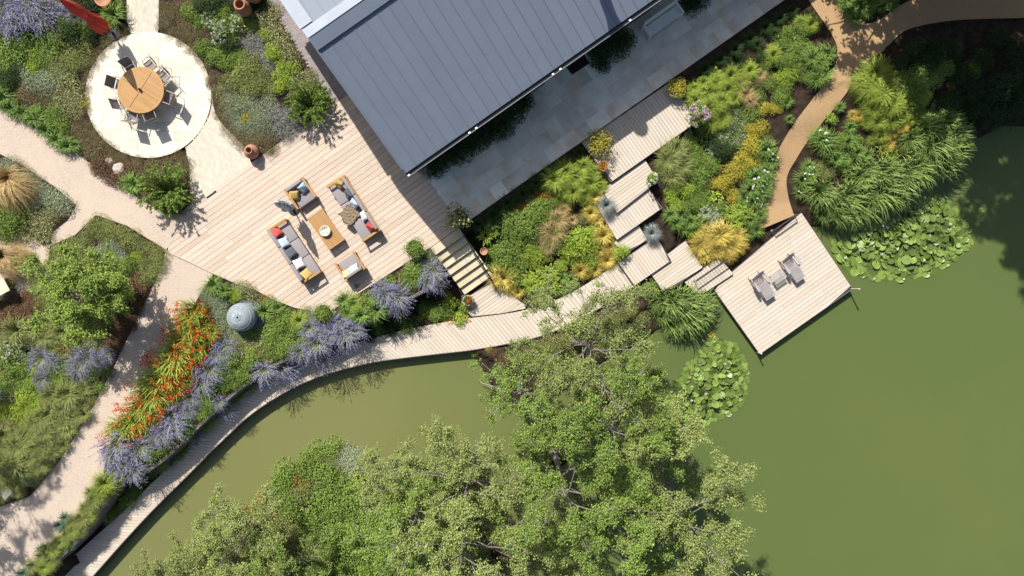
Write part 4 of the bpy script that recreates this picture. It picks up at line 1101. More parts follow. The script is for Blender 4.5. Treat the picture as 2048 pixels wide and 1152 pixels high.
simple('gold', 'golden_shrub', 'golden leafed shrub', 'shrub', lambda s: mound(s, 1200, .46, .058, 8), 'gold')
simple('orangeleaf', 'amber_leafed_plant', 'amber orange leafed low plant', 'plant', lambda s: mound(s, 500, .3, .07, 5), 'orangeleaf', 2)
simple('purple', 'purple_leafed_plant', 'dark purple leafed plant', 'plant', lambda s: mound(s, 700, .36, .055, 6), 'purple', 1)
simple('daisy', 'daisy_mound', 'mound dotted with small cream daisies', 'flowers', lambda s: mound(s, 1300, .36, .045, 9, .66, .4, .45, .7), 'olive', 3, [('flowers', 'cream', bloom(170, .030, .03, .35))])
simple('wdaisy', 'white_daisy_mound', 'green mound dotted with small white daisies', 'flowers', lambda s: mound(s, 1200, .36, .05, 8), 'green', 2, [('flowers', 'white', bloom(110, .034, .04, .4))])
simple('phlox', 'white_phlox', 'clump with round white flower heads', 'flowers', lambda s: mound(s, 900, .55, .065, 6), 'green', 2, [('flower_heads', 'white', heads(22, 14, .040, .055))])
simple('hydrangea', 'hydrangea', 'leafy bush with large lilac flower heads', 'flowers', lambda s: mound(s, 700, .5, .085, 6), 'green', 1, [('flower_heads', 'lilac', heads(17, 26, .055, .085, .06))])
simple('creamhyd', 'flowering_bush', 'leafy bush with clustered blush cream flowers', 'flowers', lambda s: mound(s, 700, .5, .075, 6), 'olive', 1, [('flower_heads', 'cream', heads(30, 12, .045, .05, .04))])
simple('whitepot', 'white_flower_clump', 'leafy clump with large white blooms', 'flowers', lambda s: mound(s, 420, .5, .09, 5), 'green', 1, [('flower_heads', 'white', heads(8, 26, .065, .085, .08))])
simple('pinkrose', 'rose_bush', 'rose bush with a few pink blooms', 'flowers', lambda s: mound(s, 1000, .6, .060, 7), 'green', 2, [('blooms', 'pink', heads(5, 14, .05, .04, .05))])
simple('pinkfl', 'pink_flower_clump', 'small clump of pink flowers', 'flowers', lambda s: mound(s, 500, .4, .06, 5), 'green', 1, [('blooms', 'pink', heads(16, 10, .05, .04, .05))])
simple('redfl', 'geranium', 'red geranium with round green leaves', 'flowers', lambda s: mound(s, 380, .45, .10, 5), 'green', 1, [('blooms', 'red', heads(9, 16, .075, .075, .06))])
simple('yellowfl', 'yellow_flower_clump', 'clump of small bright yellow flowers', 'flowers', lambda s: mound(s, 700, .4, .05, 6), 'olive', 1, [('flowers', 'yellow', bloom(220, .045, .03, .4))])
simple('limegrass', 'fountain_grass', 'lime green fountain grass', 'grass', lambda s: blades(s, 420, .56, .40, .016, 4, 1.0), 'lime')
simple('darkgrass', 'shade_grass', 'dark green grassy clump', 'grass', lambda s: blades(s, 240, .56, .34, .020, 4, .9), 'dark', 2)
simple('olivegrass', 'olive_grass', 'olive green arching grass', 'grass', lambda s: blades(s, 280, .62, .46, .018, 4, .8, .25), 'olive')
simple('goldgrass', 'golden_sedge', 'golden yellow spiky sedge', 'grass', lambda s: blades(s, 320, .56, .38, .020, 3, .75), 'goldgrass')
simple('straw', 'feather_grass', 'straw coloured feather grass', 'grass', lambda s: blades(s, 700, .62, .55, .011, 5, 1.05, .08, (.5, -.55)), 'straw', 2)
simple('drygrass', 'bleached_grass', 'thin bleached dry grass clump', 'grass', lambda s: blades(s, 220, .6, .45, .014, 4, .9, .2), 'straw', 2)
simple('blue', 'blue_fescue', 'small round blue grey fescue tuft', 'grass', lambda s: blades(s, 420, .52, .48, .014, 3, .55), 'blue', 1)
simple('strap', 'daylily_clump', 'strap leaved green daylily clump', 'plant', lambda s: blades(s, 130, .60, .46, .034, 4, .95, .18), 'strap')
simple('wstrap', 'white_daylily', 'strap leaved clump with few white blooms', 'flowers', lambda s: blades(s, 140, .60, .46, .034, 4, .95, .18), 'strap', 2,
       [('blooms', 'white', lambda r, s: (lambda rng: dots(np.repeat(np.stack([rng.uniform(-.3, .3, 2), rng.uniform(-.3, .3, 2), rng.uniform(.45, .6, 2)], 1), 6, 0) + rng.normal(0, .022, (12, 3)), .075, s))(np.random.default_rng(s)))])
simple('teal', 'blue_green_strap_plant', 'blue green strap leaved plant', 'plant', lambda s: blades(s, 110, .58, .42, .040, 4, .9, .15), 'teal', 2)
simple('reed', 'pond_reed', 'tall arching green pond reed clump', 'reed', lambda s: blades(s, 170, .66, .70, .034, 5, .95, .35, (.45, -.3), 1.15), 'reed', 3)
def frond(s):
    """rosette of divided fronds"""
    rng = np.random.default_rng(s); V_, N_, S_ = [], [], []
    for i in range(13):
        a = i * 2.4 + rng.uniform(-.3, .3); ln = PR0 * rng.uniform(.75, 1.1)
        for t in np.linspace(.15, 1, 12):
            for sd in (-1, 1):
                r = ln * t; off = sd * .13 * (1.05 - t) * rng.uniform(.6, 1.2)
                V_.append((r * math.cos(a) - off * math.sin(a), r * math.sin(a) + off * math.cos(a), .12 + .30 * math.sin(t * 2.5) + rng.uniform(-.02, .02)))
    c = np.array(V_); n = len(c)
    v, f = leaf_quads(c, unit(rng.normal(size=(n, 3)) * .35 + np.array([0, 0, 1])), np.full(n, .085) * rng.uniform(.7, 1.3, n), .5, rng)
    return v, f, c, None
simple('fern', 'fern', 'fresh green fern like fronds', 'fern', frond, 'bright', 2)
simple('gfern', 'grey_fern', 'grey green divided leaf plant', 'plant', frond, 'grey', 2)
def big_leaves(s):
    rng = np.random.default_rng(s); n = 46; a = rng.uniform(0, 6.283, n); r = PR0 * np.sqrt(rng.random(n)) * .85
    c = np.stack([r * np.cos(a), r * np.sin(a), .38 - .3 * (r / PR0) ** 2 + rng.uniform(-.05, .05, n)], 1)
    v, f = leaf_quads(c, unit(np.stack([np.cos(a) * .4, np.sin(a) * .4, np.ones(n)], 1) + rng.normal(size=(n, 3)) * .25), .20 * rng.uniform(.7, 1.3, n), .6, rng)
    return v, f, c, None
simple('hosta', 'hosta', 'broad yellow green leaved hosta', 'plant', big_leaves, 'bright', 2)
def spires(s, n=95, per=22):
    """Russian sage like: wands with florets, silvery leaves at the foot"""
    rng = np.random.default_rng(s)
    v, f, tips, mids = blades(s, n, .56, .54, .008, 4, .62, .25, (.25, -.35), 1.1)
    v2, f2, p2, _ = mound(s + 1, 700, .34, .045, 7, .6, .4, .35, .7)
    t = rng.uniform(.38, 1, (n, per)) * 4; k = np.minimum(t.astype(int), 3); fr = (t - k)[..., None]
    c = np.take_along_axis(mids, k[..., None], 1) * (1 - fr) + np.take_along_axis(mids, (k + 1)[..., None], 1) * fr
    c = c.reshape(-1, 3) + rng.normal(0, .010, (n * per, 3))
    V1, F1, _ = join([(v, f), (v2, f2)])
    fl = dots(c, .026, s, up=.4, aspect=.8)
    return V1, F1[0], fl
vs = []
for s in range(4):
    a, b, fl = spires(900 + s)
    vs.append([('foliage', npmesh('foliage', a, [b], LM['grey'])), ('flower_spires', npmesh('flower_spires', fl[0], [fl[1]], LM['lav']))])
KINDS['lav'] = ('russian_sage', 'hazy lavender blue spires of sage', 'flowers', vs)
vs = []
for s in range(4):
    rng = np.random.default_rng(950 + s)
    v, f, tips, mids = blades(950 + s, 150, .62, .55, .034, 4, .75, .25, (-.35, -.25), 1.2)
    k = rng.choice(150, 26, replace=False)
    c = np.repeat(tips[k] * np.array([.95, .95, 1]) + np.array([-.03, 0, .16]), 11, 0); c += rng.normal(0, .05, c.shape)
    fl = dots(c, .05, s, up=.6, aspect=.7)
    vs.append([('foliage', npmesh('foliage', v, [f], LM['lime'])), ('flowers', npmesh('flowers', fl[0], [fl[1]], LM['orange']))])
KINDS['croc'] = ('crocosmia', 'crocosmia clump with orange red flowers', 'flowers', vs)
def rosemary(s, n=80, per=60):
    rng = np.random.default_rng(s)
    v, f, tips, mids = blades(s, n, .62, .56, .014, 4, .5, .2, (0, 0), 1.0)
    t = rng.uniform(.12, 1, (n, per)) * 4; k = np.minimum(t.astype(int), 3); fr = (t - k)[..., None]
    c = np.take_along_axis(mids, k[..., None], 1) * (1 - fr) + np.take_along_axis(mids, (k + 1)[..., None], 1) * fr
    c = c.reshape(-1, 3) + rng.normal(0, .014, (n * per, 3))
    lv = leaf_quads(c, unit(rng.normal(size=(len(c), 3)) + np.array([0, 0, .6])), np.full(len(c), .085), .32, rng)
    V1, F1, _ = join([(v, f), lv]); return V1, F1[0], c, None
simple('rosemary', 'rosemary_bush', 'upright feathery rosemary bush', 'shrub', rosemary, 'green', 2)

LANDMARKS = [(200, 50, 'the furled red parasol'), (285, 20, 'the upper brick path'), (490, 15, 'the tall terracotta urn'), (170, 190, 'the cream round patio'), (50, 270, 'the wide gravel drive'), (40, 90, 'the western garden corner'), (228, 335, 'the pale boulders'),
 (350, 410, 'the pointed deck corner'), (505, 300, 'the terracotta jar'), (585, 110, 'the grey sett path'), (440, 265, 'the lower brick path'), (650, 220, 'the house gable'), (400, 60, 'the white phlox clump'), (28, 352, 'the straw feather grass'), (110, 440, 'the gravel bay'), (20, 560, 'the small cream table'), (260, 480, 'the gravel junction'),
 (150, 600, 'the small round tree'), (60, 760, 'the white flowers by the drive'), (15, 960, 'the squared stone block'), (140, 830, 'the sunny drive edge'), (494, 633, 'the slate urn'), (380, 650, 'the deck end of the drive'), (290, 800, 'the middle of the drive edge'), (235, 930, 'the lower drive edge'), (130, 1070, 'the sleeper wall'),
 (430, 800, 'the boardwalk bend'), (560, 725, 'the boardwalk curve'), (648, 640, 'the planter among the sage'), (740, 610, 'the lounge deck edge'), (840, 520, 'the planter near the steps'), (900, 600, 'the foot of the stone steps'), (800, 650, 'the sunken bed'),
 (965, 490, 'the black handrail'), (1060, 370, 'the shaded terrace edge'), (1190, 320, 'the potted golden shrub'), (1040, 600, 'the timber landing'), (1205, 430, 'the third timber platform'), (1080, 460, 'the middle of the stepped bank'), (1170, 560, 'the boardwalk end'), (1393, 236, 'the potted lilac hydrangea'), (1310, 350, 'the potted white blooms'),
 (1420, 520, 'the lowest timber step'), (1550, 450, 'the path end rail'), (1600, 230, 'the golden path bend'), (1720, 70, 'the golden path fork'), (1540, 80, 'the far terrace end'), (1450, 330, 'the golden shrub ribbon'), (1360, 430, 'the timber platforms'), (1790, 440, 'the large lily raft'), (1850, 290, 'the pond bank'), (1325, 40, 'the white bench'), (1155, 130, 'the black door mat'), (860, 350, 'the house corner'), (1010, 250, 'the house wall'),
 (1950, 150, 'the deep tree shade'), (640, 900, 'the island inlet shore'), (720, 1040, 'the island middle'), (840, 1090, 'the island reeds'), (480, 1070, 'the island tip'), (950, 1000, 'the island alders'), (1080, 700, 'the bare inlet soil'), (1220, 650, 'the tree overhung bank'), (1350, 610, 'the reedy jetty corner')]
PLANTS = {
 'b1': dict(lav=[(25, 15, 34), (62, 12, 34), (95, 28, 30), (42, 38, 28), (15, 45, 22)], dark=[(62, 62, 20), (102, 55, 22), (145, 70, 24), (15, 165, 20), (28, 150, 16), (165, 12, 22), (190, 60, 20)],
   pinkrose=[(118, 47, 20), (95, 68, 18), (118, 78, 20)], bright=[(12, 42, 18), (68, 110, 15), (65, 136, 17), (160, 52, 14), (212, 30, 14)], green=[(20, 88, 30), (42, 112, 26), (12, 128, 22), (50, 85, 20), (90, 82, 22), (112, 102, 22), (130, 50, 20), (100, 240, 20), (112, 225, 18), (122, 256, 18), (235, 8, 16), (170, 60, 18), (78, 122, 14), (30, 58, 20), (75, 222, 16)],
   olive=[(142, 105, 28), (162, 85, 24), (126, 132, 26), (166, 120, 18), (148, 128, 20), (10, 180, 20), (105, 150, 18)], grey=[(45, 150, 20), (70, 166, 22), (96, 166, 26), (36, 128, 16), (82, 150, 18), (115, 145, 18)], daisy=[(140, 172, 24), (150, 197, 22), (132, 212, 22), (138, 150, 18), (122, 190, 20), (150, 224, 18)],
   heath=[(62, 196, 26), (86, 207, 22), (45, 190, 18), (240, 68, 14), (216, 84, 16), (199, 104, 16), (183, 126, 16), (172, 150, 16), (166, 174, 15), (163, 200, 15), (166, 226, 16), (174, 250, 16), (186, 270, 16), (202, 287, 17), (222, 301, 16), (246, 314, 16), (272, 321, 16), (300, 324, 16), (330, 322, 16), (356, 314, 16), (150, 250, 18), (158, 272, 18), (172, 292, 20), (190, 312, 20), (250, 60, 12), (350, 336, 22), (370, 330, 16), (320, 342, 20), (296, 346, 20), (270, 345, 18), (365, 352, 18), (140, 272, 14)],
   brown=[(205, 332, 20), (190, 334, 16), (255, 338, 18), (236, 358, 18), (215, 350, 18)], strap=[(10, 197, 20), (26, 217, 17), (47, 228, 16), (76, 238, 18), (96, 262, 18), (116, 282, 17), (136, 292, 17), (268, 370, 20), (250, 366, 14), (232, 32, 22), (60, 236, 14)], rosemary=[(345, 383, 33)], pinkfl=[(102, 175, 8)], yellowfl=[(168, 205, 12)]),
 'b2': dict(heath=[(322, 50, 15), (340, 64, 15), (360, 78, 16), (381, 96, 16), (397, 112, 15), (410, 132, 15), (420, 152, 14), (428, 176, 14), (432, 200, 15), (440, 226, 16), (455, 250, 17), (472, 271, 17), (488, 290, 15), (335, 36, 19), (350, 20, 20), (371, 52, 19), (391, 70, 17), (535, 284, 22), (520, 275, 18), (541, 302, 13), (328, 14, 15)],
   dark=[(420, 15, 22), (397, 20, 17), (455, 92, 20)], phlox=[(425, 45, 22), (450, 60, 25), (442, 76, 20), (471, 56, 20)], green=[(407, 95, 19), (431, 112, 19), (452, 127, 19), (397, 38, 18), (380, 25, 18), (440, 30, 16)], daisy=[(530, 30, 21), (546, 50, 21), (556, 75, 22), (571, 96, 22), (582, 116, 20), (520, 55, 16), (601, 155, 20), (592, 172, 18), (440, 180, 16), (452, 205, 16), (545, 20, 18)],
   bright=[(515, 60, 12), (530, 70, 13), (546, 96, 16), (560, 150, 17), (575, 161, 15), (586, 135, 15), (478, 140, 12)], silver=[(511, 76, 20), (521, 106, 20), (536, 130, 18), (500, 95, 16), (570, 235, 26), (560, 261, 21), (586, 256, 20), (551, 226, 19)], olive=[(500, 135, 28), (520, 151, 26), (480, 152, 26), (516, 172, 23), (490, 176, 22), (606, 182, 18), (465, 165, 18), (540, 178, 18)],
   pinkfl=[(458, 155, 11)], purple=[(571, 195, 16)], yellowfl=[(492, 236, 14)], grey=[(475, 215, 21), (460, 192, 18), (500, 210, 21), (516, 228, 23), (475, 246, 19), (506, 256, 21), (540, 205, 18), (530, 250, 20), (462, 228, 16)], rosemary=[(625, 213, 32)], brown=[(420, 165, 12)]),
 'b3': dict(straw=[(28, 352, 36), (8, 505, 30), (36, 500, 18)], grey=[(20, 330, 23), (56, 350, 19), (86, 386, 22), (106, 400, 24), (126, 412, 22), (70, 372, 18), (60, 395, 16)], green=[(14, 410, 26), (40, 431, 26), (20, 452, 26), (8, 470, 20), (42, 400, 18)], dark=[(8, 388, 16), (55, 385, 14)], daisy=[(66, 440, 25), (86, 452, 24), (97, 431, 20), (60, 470, 22), (88, 474, 18)], heath=[(40, 338, 14), (110, 428, 18), (35, 480, 20)]),
 'b4': dict(olive=[(196, 446, 20), (216, 456, 20), (236, 466, 19), (256, 478, 19), (276, 490, 19), (296, 500, 19), (315, 511, 18), (319, 530, 16), (301, 546, 19), (290, 557, 16), (181, 456, 17), (171, 476, 17), (165, 492, 16), (282, 530, 16), (200, 470, 14), (175, 760, 18), (158, 780, 16)],
   grey=[(215, 490, 17), (231, 496, 16), (206, 502, 15), (240, 515, 16)], bright=[(270, 510, 13), (65, 746, 15), (76, 776, 9), (50, 790, 19), (20, 815, 12), (15, 870, 12), (225, 510, 10)], green=[(246, 541, 19), (260, 530, 16), (25, 741, 23), (14, 762, 19), (46, 741, 17), (120, 736, 21), (141, 746, 21), (161, 761, 19), (131, 766, 19), (181, 756, 17), (110, 760, 18), (200, 735, 16), (62, 720, 14), (10, 720, 16)], brown=[(280, 580, 18), (270, 602, 17), (263, 575, 16), (10, 640, 24), (14, 612, 20), (255, 620, 16), (30, 625, 16)],
   phlox=[(15, 690, 15), (33, 704, 20), (40, 716, 13), (6, 788, 12)], lav=[(90, 710, 22), (181, 710, 26), (161, 726, 22), (196, 716, 18), (105, 722, 16), (88, 770, 12)], olivegrass=[(35, 660, 26), (75, 658, 20), (112, 790, 22), (141, 787, 22), (166, 777, 18), (96, 831, 22), (126, 812, 22), (76, 846, 22), (60, 871, 22), (96, 861, 20), (45, 891, 22), (70, 886, 18), (25, 896, 18), (35, 926, 22), (15, 921, 20), (50, 941, 18), (20, 946, 20), (8, 868, 16), (62, 915, 18), (82, 905, 16), (110, 850, 16), (40, 965, 16), (140, 800, 18)],
   orangeleaf=[(122, 695, 13), (30, 850, 8)], teal=[(14, 935, 16), (54, 955, 12)], wdaisy=[(125, 748, 14), (150, 770, 13)], redfl=[(30, 919, 6)], daisy=[(75, 690, 14), (130, 715, 14)]),
 'b5': dict(strap=[(430, 570, 20), (446, 581, 17), (531, 622, 18), (556, 616, 15)], bright=[(456, 586, 12), (465, 598, 9), (500, 702, 12), (516, 690, 10)], grey=[(440, 621, 19), (436, 641, 19), (450, 656, 19), (426, 600, 15), (470, 672, 16)], daisy=[(490, 580, 19), (506, 596, 17), (475, 575, 15), (480, 702, 20), (500, 688, 20), (522, 678, 20)], orangeleaf=[(528, 595, 8), (508, 668, 8), (534, 718, 8)],
   croc=[(400, 622, 24), (386, 641, 26), (396, 666, 26), (371, 681, 26), (361, 706, 28), (346, 731, 28), (331, 756, 28), (316, 781, 28), (300, 806, 28), (281, 831, 26), (266, 851, 26), (405, 691, 20), (386, 721, 22), (361, 761, 22), (341, 790, 20), (412, 650, 18), (300, 840, 18), (320, 820, 18)],
   lav=[(450, 690, 20), (436, 706, 20), (420, 736, 24), (405, 761, 22), (381, 790, 22), (346, 831, 24), (331, 856, 24), (352, 851, 20), (236, 881, 28), (226, 911, 26), (251, 921, 24), (281, 891, 24), (271, 936, 20), (556, 728, 26), (581, 733, 22), (530, 735, 22), (636, 681, 26), (661, 691, 22), (646, 708, 22), (691, 661, 28), (711, 656, 22), (620, 651, 20), (665, 641, 15), (600, 700, 18), (375, 815, 18), (310, 870, 20)],
   green=[(441, 736, 19), (461, 721, 19), (541, 666, 21), (561, 651, 19), (500, 661, 17), (581, 691, 21), (561, 701, 19), (541, 706, 17), (571, 631, 15), (546, 641, 17), (591, 661, 17), (302, 890, 19), (321, 900, 17), (311, 928, 17), (336, 881, 17), (300, 914, 15), (360, 870, 16), (395, 800, 16), (430, 770, 18), (470, 745, 16), (500, 725, 18), (610, 680, 16), (400, 830, 14), (470, 650, 14), (540, 690, 16)], limegrass=[(601, 641, 18), (216, 963, 26), (200, 985, 16), (250, 895, 14)], olive=[(585, 640, 16), (520, 705, 16), (470, 690, 16), (560, 675, 16), (455, 640, 14), (610, 625, 14)]),
 'pl': dict(strap=[(690, 600, 19), (756, 620, 21), (722, 631, 18), (700, 626, 15), (735, 612, 16)], limegrass=[(706, 609, 18)], green=[(740, 600, 18), (830, 541, 18), (841, 560, 15), (820, 571, 15), (780, 565, 14), (690, 632, 14), (745, 640, 14), (810, 555, 14)], lav=[(771, 581, 24), (791, 591, 24), (760, 571, 18), (801, 606, 20), (866, 541, 22), (851, 561, 18), (876, 566, 17), (680, 645, 18)], pinkfl=[(803, 553, 10), (816, 585, 7), (668, 632, 7), (712, 572, 6)], grey=[(870, 526, 15), (852, 530, 13), (820, 530, 12)]),
 'b6': dict(green=[(800, 641, 16), (816, 661, 14), (850, 616, 14), (888, 620, 20), (872, 628, 18), (758, 662, 12)], bright=[(900, 601, 17), (920, 636, 17), (866, 618, 12), (930, 614, 14)], orangeleaf=[(808, 640, 10), (906, 646, 13), (930, 642, 13), (843, 632, 12), (895, 640, 14)], dark=[(830, 640, 16), (780, 655, 16), (860, 600, 14), (740, 675, 14), (875, 590, 14)]),
 'b7': dict(darkgrass=[(955, 448, 16), (985, 430, 18), (1015, 408, 18), (1045, 388, 18), (1075, 366, 18), (1105, 344, 16), (1135, 325, 16), (1160, 305, 14), (940, 470, 14), (950, 485, 14)], limegrass=[(1110, 361, 25), (1130, 346, 25), (1151, 356, 25), (1166, 336, 23), (1181, 366, 23), (1146, 385, 23), (1186, 346, 19), (1126, 376, 21), (1200, 373, 15), (1170, 385, 18)],
   green=[(1020, 431, 25), (1040, 446, 25), (1061, 431, 25), (1081, 421, 23), (1036, 471, 25), (1061, 456, 21), (1091, 436, 19), (1101, 411, 17), (1000, 501, 21), (1016, 516, 21), (1006, 531, 19), (986, 501, 15), (990, 531, 19), (1020, 455, 20), (1030, 495, 22), (1045, 525, 18), (1025, 545, 18), (1110, 545, 14)],
   orangeleaf=[(1081, 381, 14), (1096, 396, 13), (1061, 401, 13), (1046, 411, 12), (1072, 470, 10)], fern=[(971, 471, 18), (986, 461, 13), (1081, 556, 22), (1101, 566, 20), (1096, 546, 18), (1060, 570, 16)], bright=[(1060, 506, 17), (1076, 511, 17), (1050, 516, 15), (1090, 501, 13), (1131, 413, 11), (1166, 401, 11), (1122, 530, 14), (1131, 521, 12), (1118, 400, 13), (1140, 481, 25), (1161, 471, 25), (1181, 486, 23), (1151, 501, 23), (1171, 506, 19), (1186, 461, 17), (1131, 501, 17), (1075, 400, 12)],
   drygrass=[(1106, 466, 22), (1116, 441, 20), (1096, 491, 18), (1126, 421, 13), (1146, 441, 11)], olivegrass=[(1100, 478, 20), (1112, 452, 18), (1075, 591, 15), (1091, 597, 13)], goldgrass=[(1189, 392, 18), (1181, 426, 18), (1206, 471, 20), (1219, 491, 18), (1215, 521, 18), (1190, 541, 16), (1036, 586, 13), (1020, 581, 12), (1195, 440, 14), (1170, 550, 10)], strap=[(986, 446, 13), (1131, 576, 15), (1141, 561, 13), (1115, 580, 13)]),
 'b8': dict(limegrass=[(1391, 201, 23), (1386, 181, 19), (1421, 216, 23), (1441, 206, 21), (1431, 166, 21), (1456, 181, 21), (1461, 151, 21), (1481, 166, 19), (1500, 141, 19), (1421, 246, 21), (1441, 241, 19), (1411, 261, 19), (1620, 50, 18), (1545, 111, 17), (1470, 195, 18), (1600, 45, 14)], fern=[(1406, 166, 17), (1396, 176, 14), (1431, 151, 15), (1461, 426, 17), (1476, 421, 15), (1481, 441, 15), (1470, 446, 15)], drygrass=[(1490, 191, 17), (1501, 201, 15), (1521, 151, 13), (1490, 161, 13), (1540, 290, 10)],
   green=[(1501, 226, 21), (1516, 191, 15), (1561, 191, 18), (1571, 176, 17), (1600, 61, 20), (1611, 101, 21), (1591, 91, 19), (1600, 141, 17), (1561, 121, 17), (1575, 66, 15), (1561, 86, 17), (1531, 126, 15), (1371, 411, 17), (1401, 411, 17), (1421, 416, 15), (1386, 286, 17), (1396, 306, 19), (1401, 326, 21), (1401, 346, 21), (1386, 331, 19), (1396, 371, 19), (1401, 391, 17), (1416, 321, 15), (1390, 352, 18), (1540, 170, 16), (1440, 415, 15), (1385, 400, 15)],
   wdaisy=[(1471, 226, 15), (1451, 271, 17), (1481, 266, 17), (1471, 286, 15), (1441, 271, 13), (1486, 246, 13), (1460, 255, 15)], dark=[(1421, 281, 19), (1436, 301, 19), (1441, 316, 17), (1456, 301, 17), (1406, 271, 15), (1380, 268, 12), (1520, 115, 14), (1490, 125, 14), (1450, 135, 14), (1420, 140, 12)], olivegrass=[(1336, 321, 22), (1351, 301, 22), (1361, 331, 20), (1341, 351, 20), (1326, 336, 15), (1350, 360, 16)],
   gold=[(1521, 256, 17), (1511, 276, 19), (1501, 296, 19), (1516, 301, 17), (1486, 316, 19), (1471, 331, 21), (1456, 351, 21), (1476, 346, 19), (1451, 366, 17), (1496, 326, 17), (1548, 215, 13), (1560, 215, 11)], wstrap=[(1531, 301, 19), (1541, 321, 19), (1531, 346, 17), (1511, 356, 19), (1500, 381, 19), (1521, 386, 19), (1490, 396, 17), (1531, 371, 15), (1506, 406, 15), (1520, 415, 14)], strap=[(1636, 131, 19), (1651, 111, 19), (1646, 151, 19), (1621, 121, 20), (1631, 161, 17), (1341, 431, 15), (1351, 446, 17), (1366, 456, 17), (1381, 446, 15), (1500, 441, 17), (1511, 461, 15), (1496, 466, 15), (1521, 431, 13), (1575, 205, 12), (1580, 240, 10)],
   bright=[(1341, 386, 15), (1356, 376, 15), (1346, 401, 15), (1391, 446, 12), (1581, 151, 17), (1571, 161, 17), (1400, 455, 9), (1560, 150, 13)], purple=[(1355, 378, 8)], hosta=[(1421, 391, 13), (1436, 396, 13), (1411, 401, 11)], gfern=[(1410, 426, 15), (1425, 425, 14), (1428, 300, 14)], darkgrass=[(1410, 138, 16), (1440, 120, 16), (1470, 100, 16), (1500, 78, 16), (1530, 56, 16), (1560, 36, 16), (1585, 22, 14), (1455, 128, 14), (1515, 90, 14), (1550, 70, 14)], goldgrass=[(1401, 491, 24), (1416, 476, 24), (1436, 471, 26), (1446, 496, 26), (1430, 501, 22), (1406, 511, 20), (1466, 491, 22), (1476, 471, 20), (1455, 508, 18), (1480, 490, 16)], brown=[(1482, 249, 9), (1440, 338, 10)]),
 'b9': dict(strap=[(1690, 10, 17), (1710, 37, 17), (1700, 22, 15), (1721, 10, 15), (1735, 26, 13), (1765, 12, 14)], green=[(1750, 8, 14), (1785, 4, 14)]),
 'b10': dict(limegrass=[(1745, 150, 30), (1735, 181, 32), (1756, 191, 30), (1776, 211, 30), (1720, 171, 24), (1741, 216, 24), (1781, 241, 22), (1751, 246, 20), (1766, 166, 24), (1745, 281, 11), (1790, 215, 20)], green=[(1800, 166, 23), (1831, 151, 21), (1841, 191, 19), (1821, 201, 19), (1851, 171, 17), (1680, 291, 17), (1716, 281, 15), (1815, 180, 18), (1835, 215, 16)], gold=[(1801, 186, 13), (1851, 196, 15), (1825, 180, 12)], goldgrass=[(1706, 232, 11), (1783, 286, 9)],
   wstrap=[(1646, 286, 24), (1636, 276, 19), (1656, 301, 17), (1605, 361, 17), (1620, 350, 17), (1600, 386, 15), (1615, 335, 14)], fern=[(1766, 301, 15), (1781, 311, 13), (1660, 235, 10)], strap=[(1665, 240, 11), (1680, 215, 10), (1700, 270, 10), (1690, 320, 15), (1735, 310, 14)],
   reed=[(1850, 281, 28), (1871, 301, 28), (1831, 311, 28), (1891, 271, 24), (1861, 326, 24), (1811, 336, 28), (1781, 351, 28), (1751, 346, 24), (1721, 341, 24), (1701, 361, 26), (1741, 378, 28), (1771, 380, 26), (1681, 391, 26), (1711, 404, 26), (1651, 401, 24), (1631, 381, 22), (1661, 424, 22), (1691, 420, 22), (1840, 255, 20), (1815, 275, 20), (1640, 425, 16), (1880, 245, 20), (1905, 265, 18)]),
 'sh': dict(dark=[(1900, 200, 26), (1940, 180, 26), (1975, 225, 26), (1920, 150, 24), (1870, 105, 26), (1825, 105, 24), (1960, 120, 26), (2000, 170, 28), (2030, 110, 30), (1900, 105, 24), (1850, 130, 22), (2020, 220, 28), (1990, 80, 22), (1940, 225, 24), (2045, 180, 26), (1800, 125, 18)], orangeleaf=[(1965, 105, 11), (1930, 150, 11), (1905, 170, 9)], green=[(1890, 135, 20), (1870, 155, 18), (1945, 140, 16)], darkgrass=[(1960, 200, 24), (1910, 230, 22), (1985, 240, 24), (1880, 215, 20), (1935, 250, 20)]),
 'rd': dict(olive=[(1062, 716, 20), (1085, 700, 20), (1112, 692, 22), (1142, 680, 22), (1172, 668, 22), (1202, 655, 22), (1232, 637, 20), (1262, 620, 18), (1100, 728, 22), (1150, 708, 22), (1200, 688, 22), (1246, 662, 20), (1285, 636, 18)], reed=[(1331, 591, 24), (1351, 601, 28), (1376, 606, 26), (1391, 601, 22), (1361, 626, 26), (1341, 640, 22), (1386, 624, 20), (1311, 601, 18), (1320, 620, 20)], green=[(1300, 576, 15), (1290, 586, 13)], brown=[(1010, 720, 14), (985, 705, 12)], bright=[(948, 706, 9), (1005, 760, 12), (978, 700, 7)]),
 'isl': dict(green=[(641, 901, 26), (671, 891, 24), (621, 931, 28), (651, 951, 30), (681, 971, 30), (711, 1001, 32), (681, 1011, 30), (741, 1011, 30), (700, 1041, 30), (731, 1061, 30), (761, 1041, 30), (671, 1061, 28), (711, 1091, 30), (751, 1091, 28), (741, 1121, 28), (581, 941, 26), (561, 971, 26), (690, 1130, 28), (640, 1000, 28), (620, 1040, 28), (580, 1010, 28), (700, 1150, 26), (770, 1140, 26)],
   bright=[(771, 1001, 26), (791, 981, 26), (720, 970, 22), (760, 1070, 26), (730, 1140, 24), (700, 1060, 20), (795, 1020, 22)], grey=[(701, 901, 22), (721, 911, 26), (741, 931, 24), (690, 925, 20), (545, 985, 20)], orangeleaf=[(600, 961, 18), (641, 921, 14), (531, 1001, 20), (500, 1021, 18), (780, 960, 14), (520, 1040, 16)], reed=[(831, 1091, 30), (851, 1111, 30), (821, 1061, 26), (846, 1061, 24), (841, 1131, 28), (820, 1120, 24)], olive=[(760, 950, 24), (620, 970, 22), (600, 990, 22), (660, 925, 20), (870, 1140, 24), (1010, 1140, 22)]),
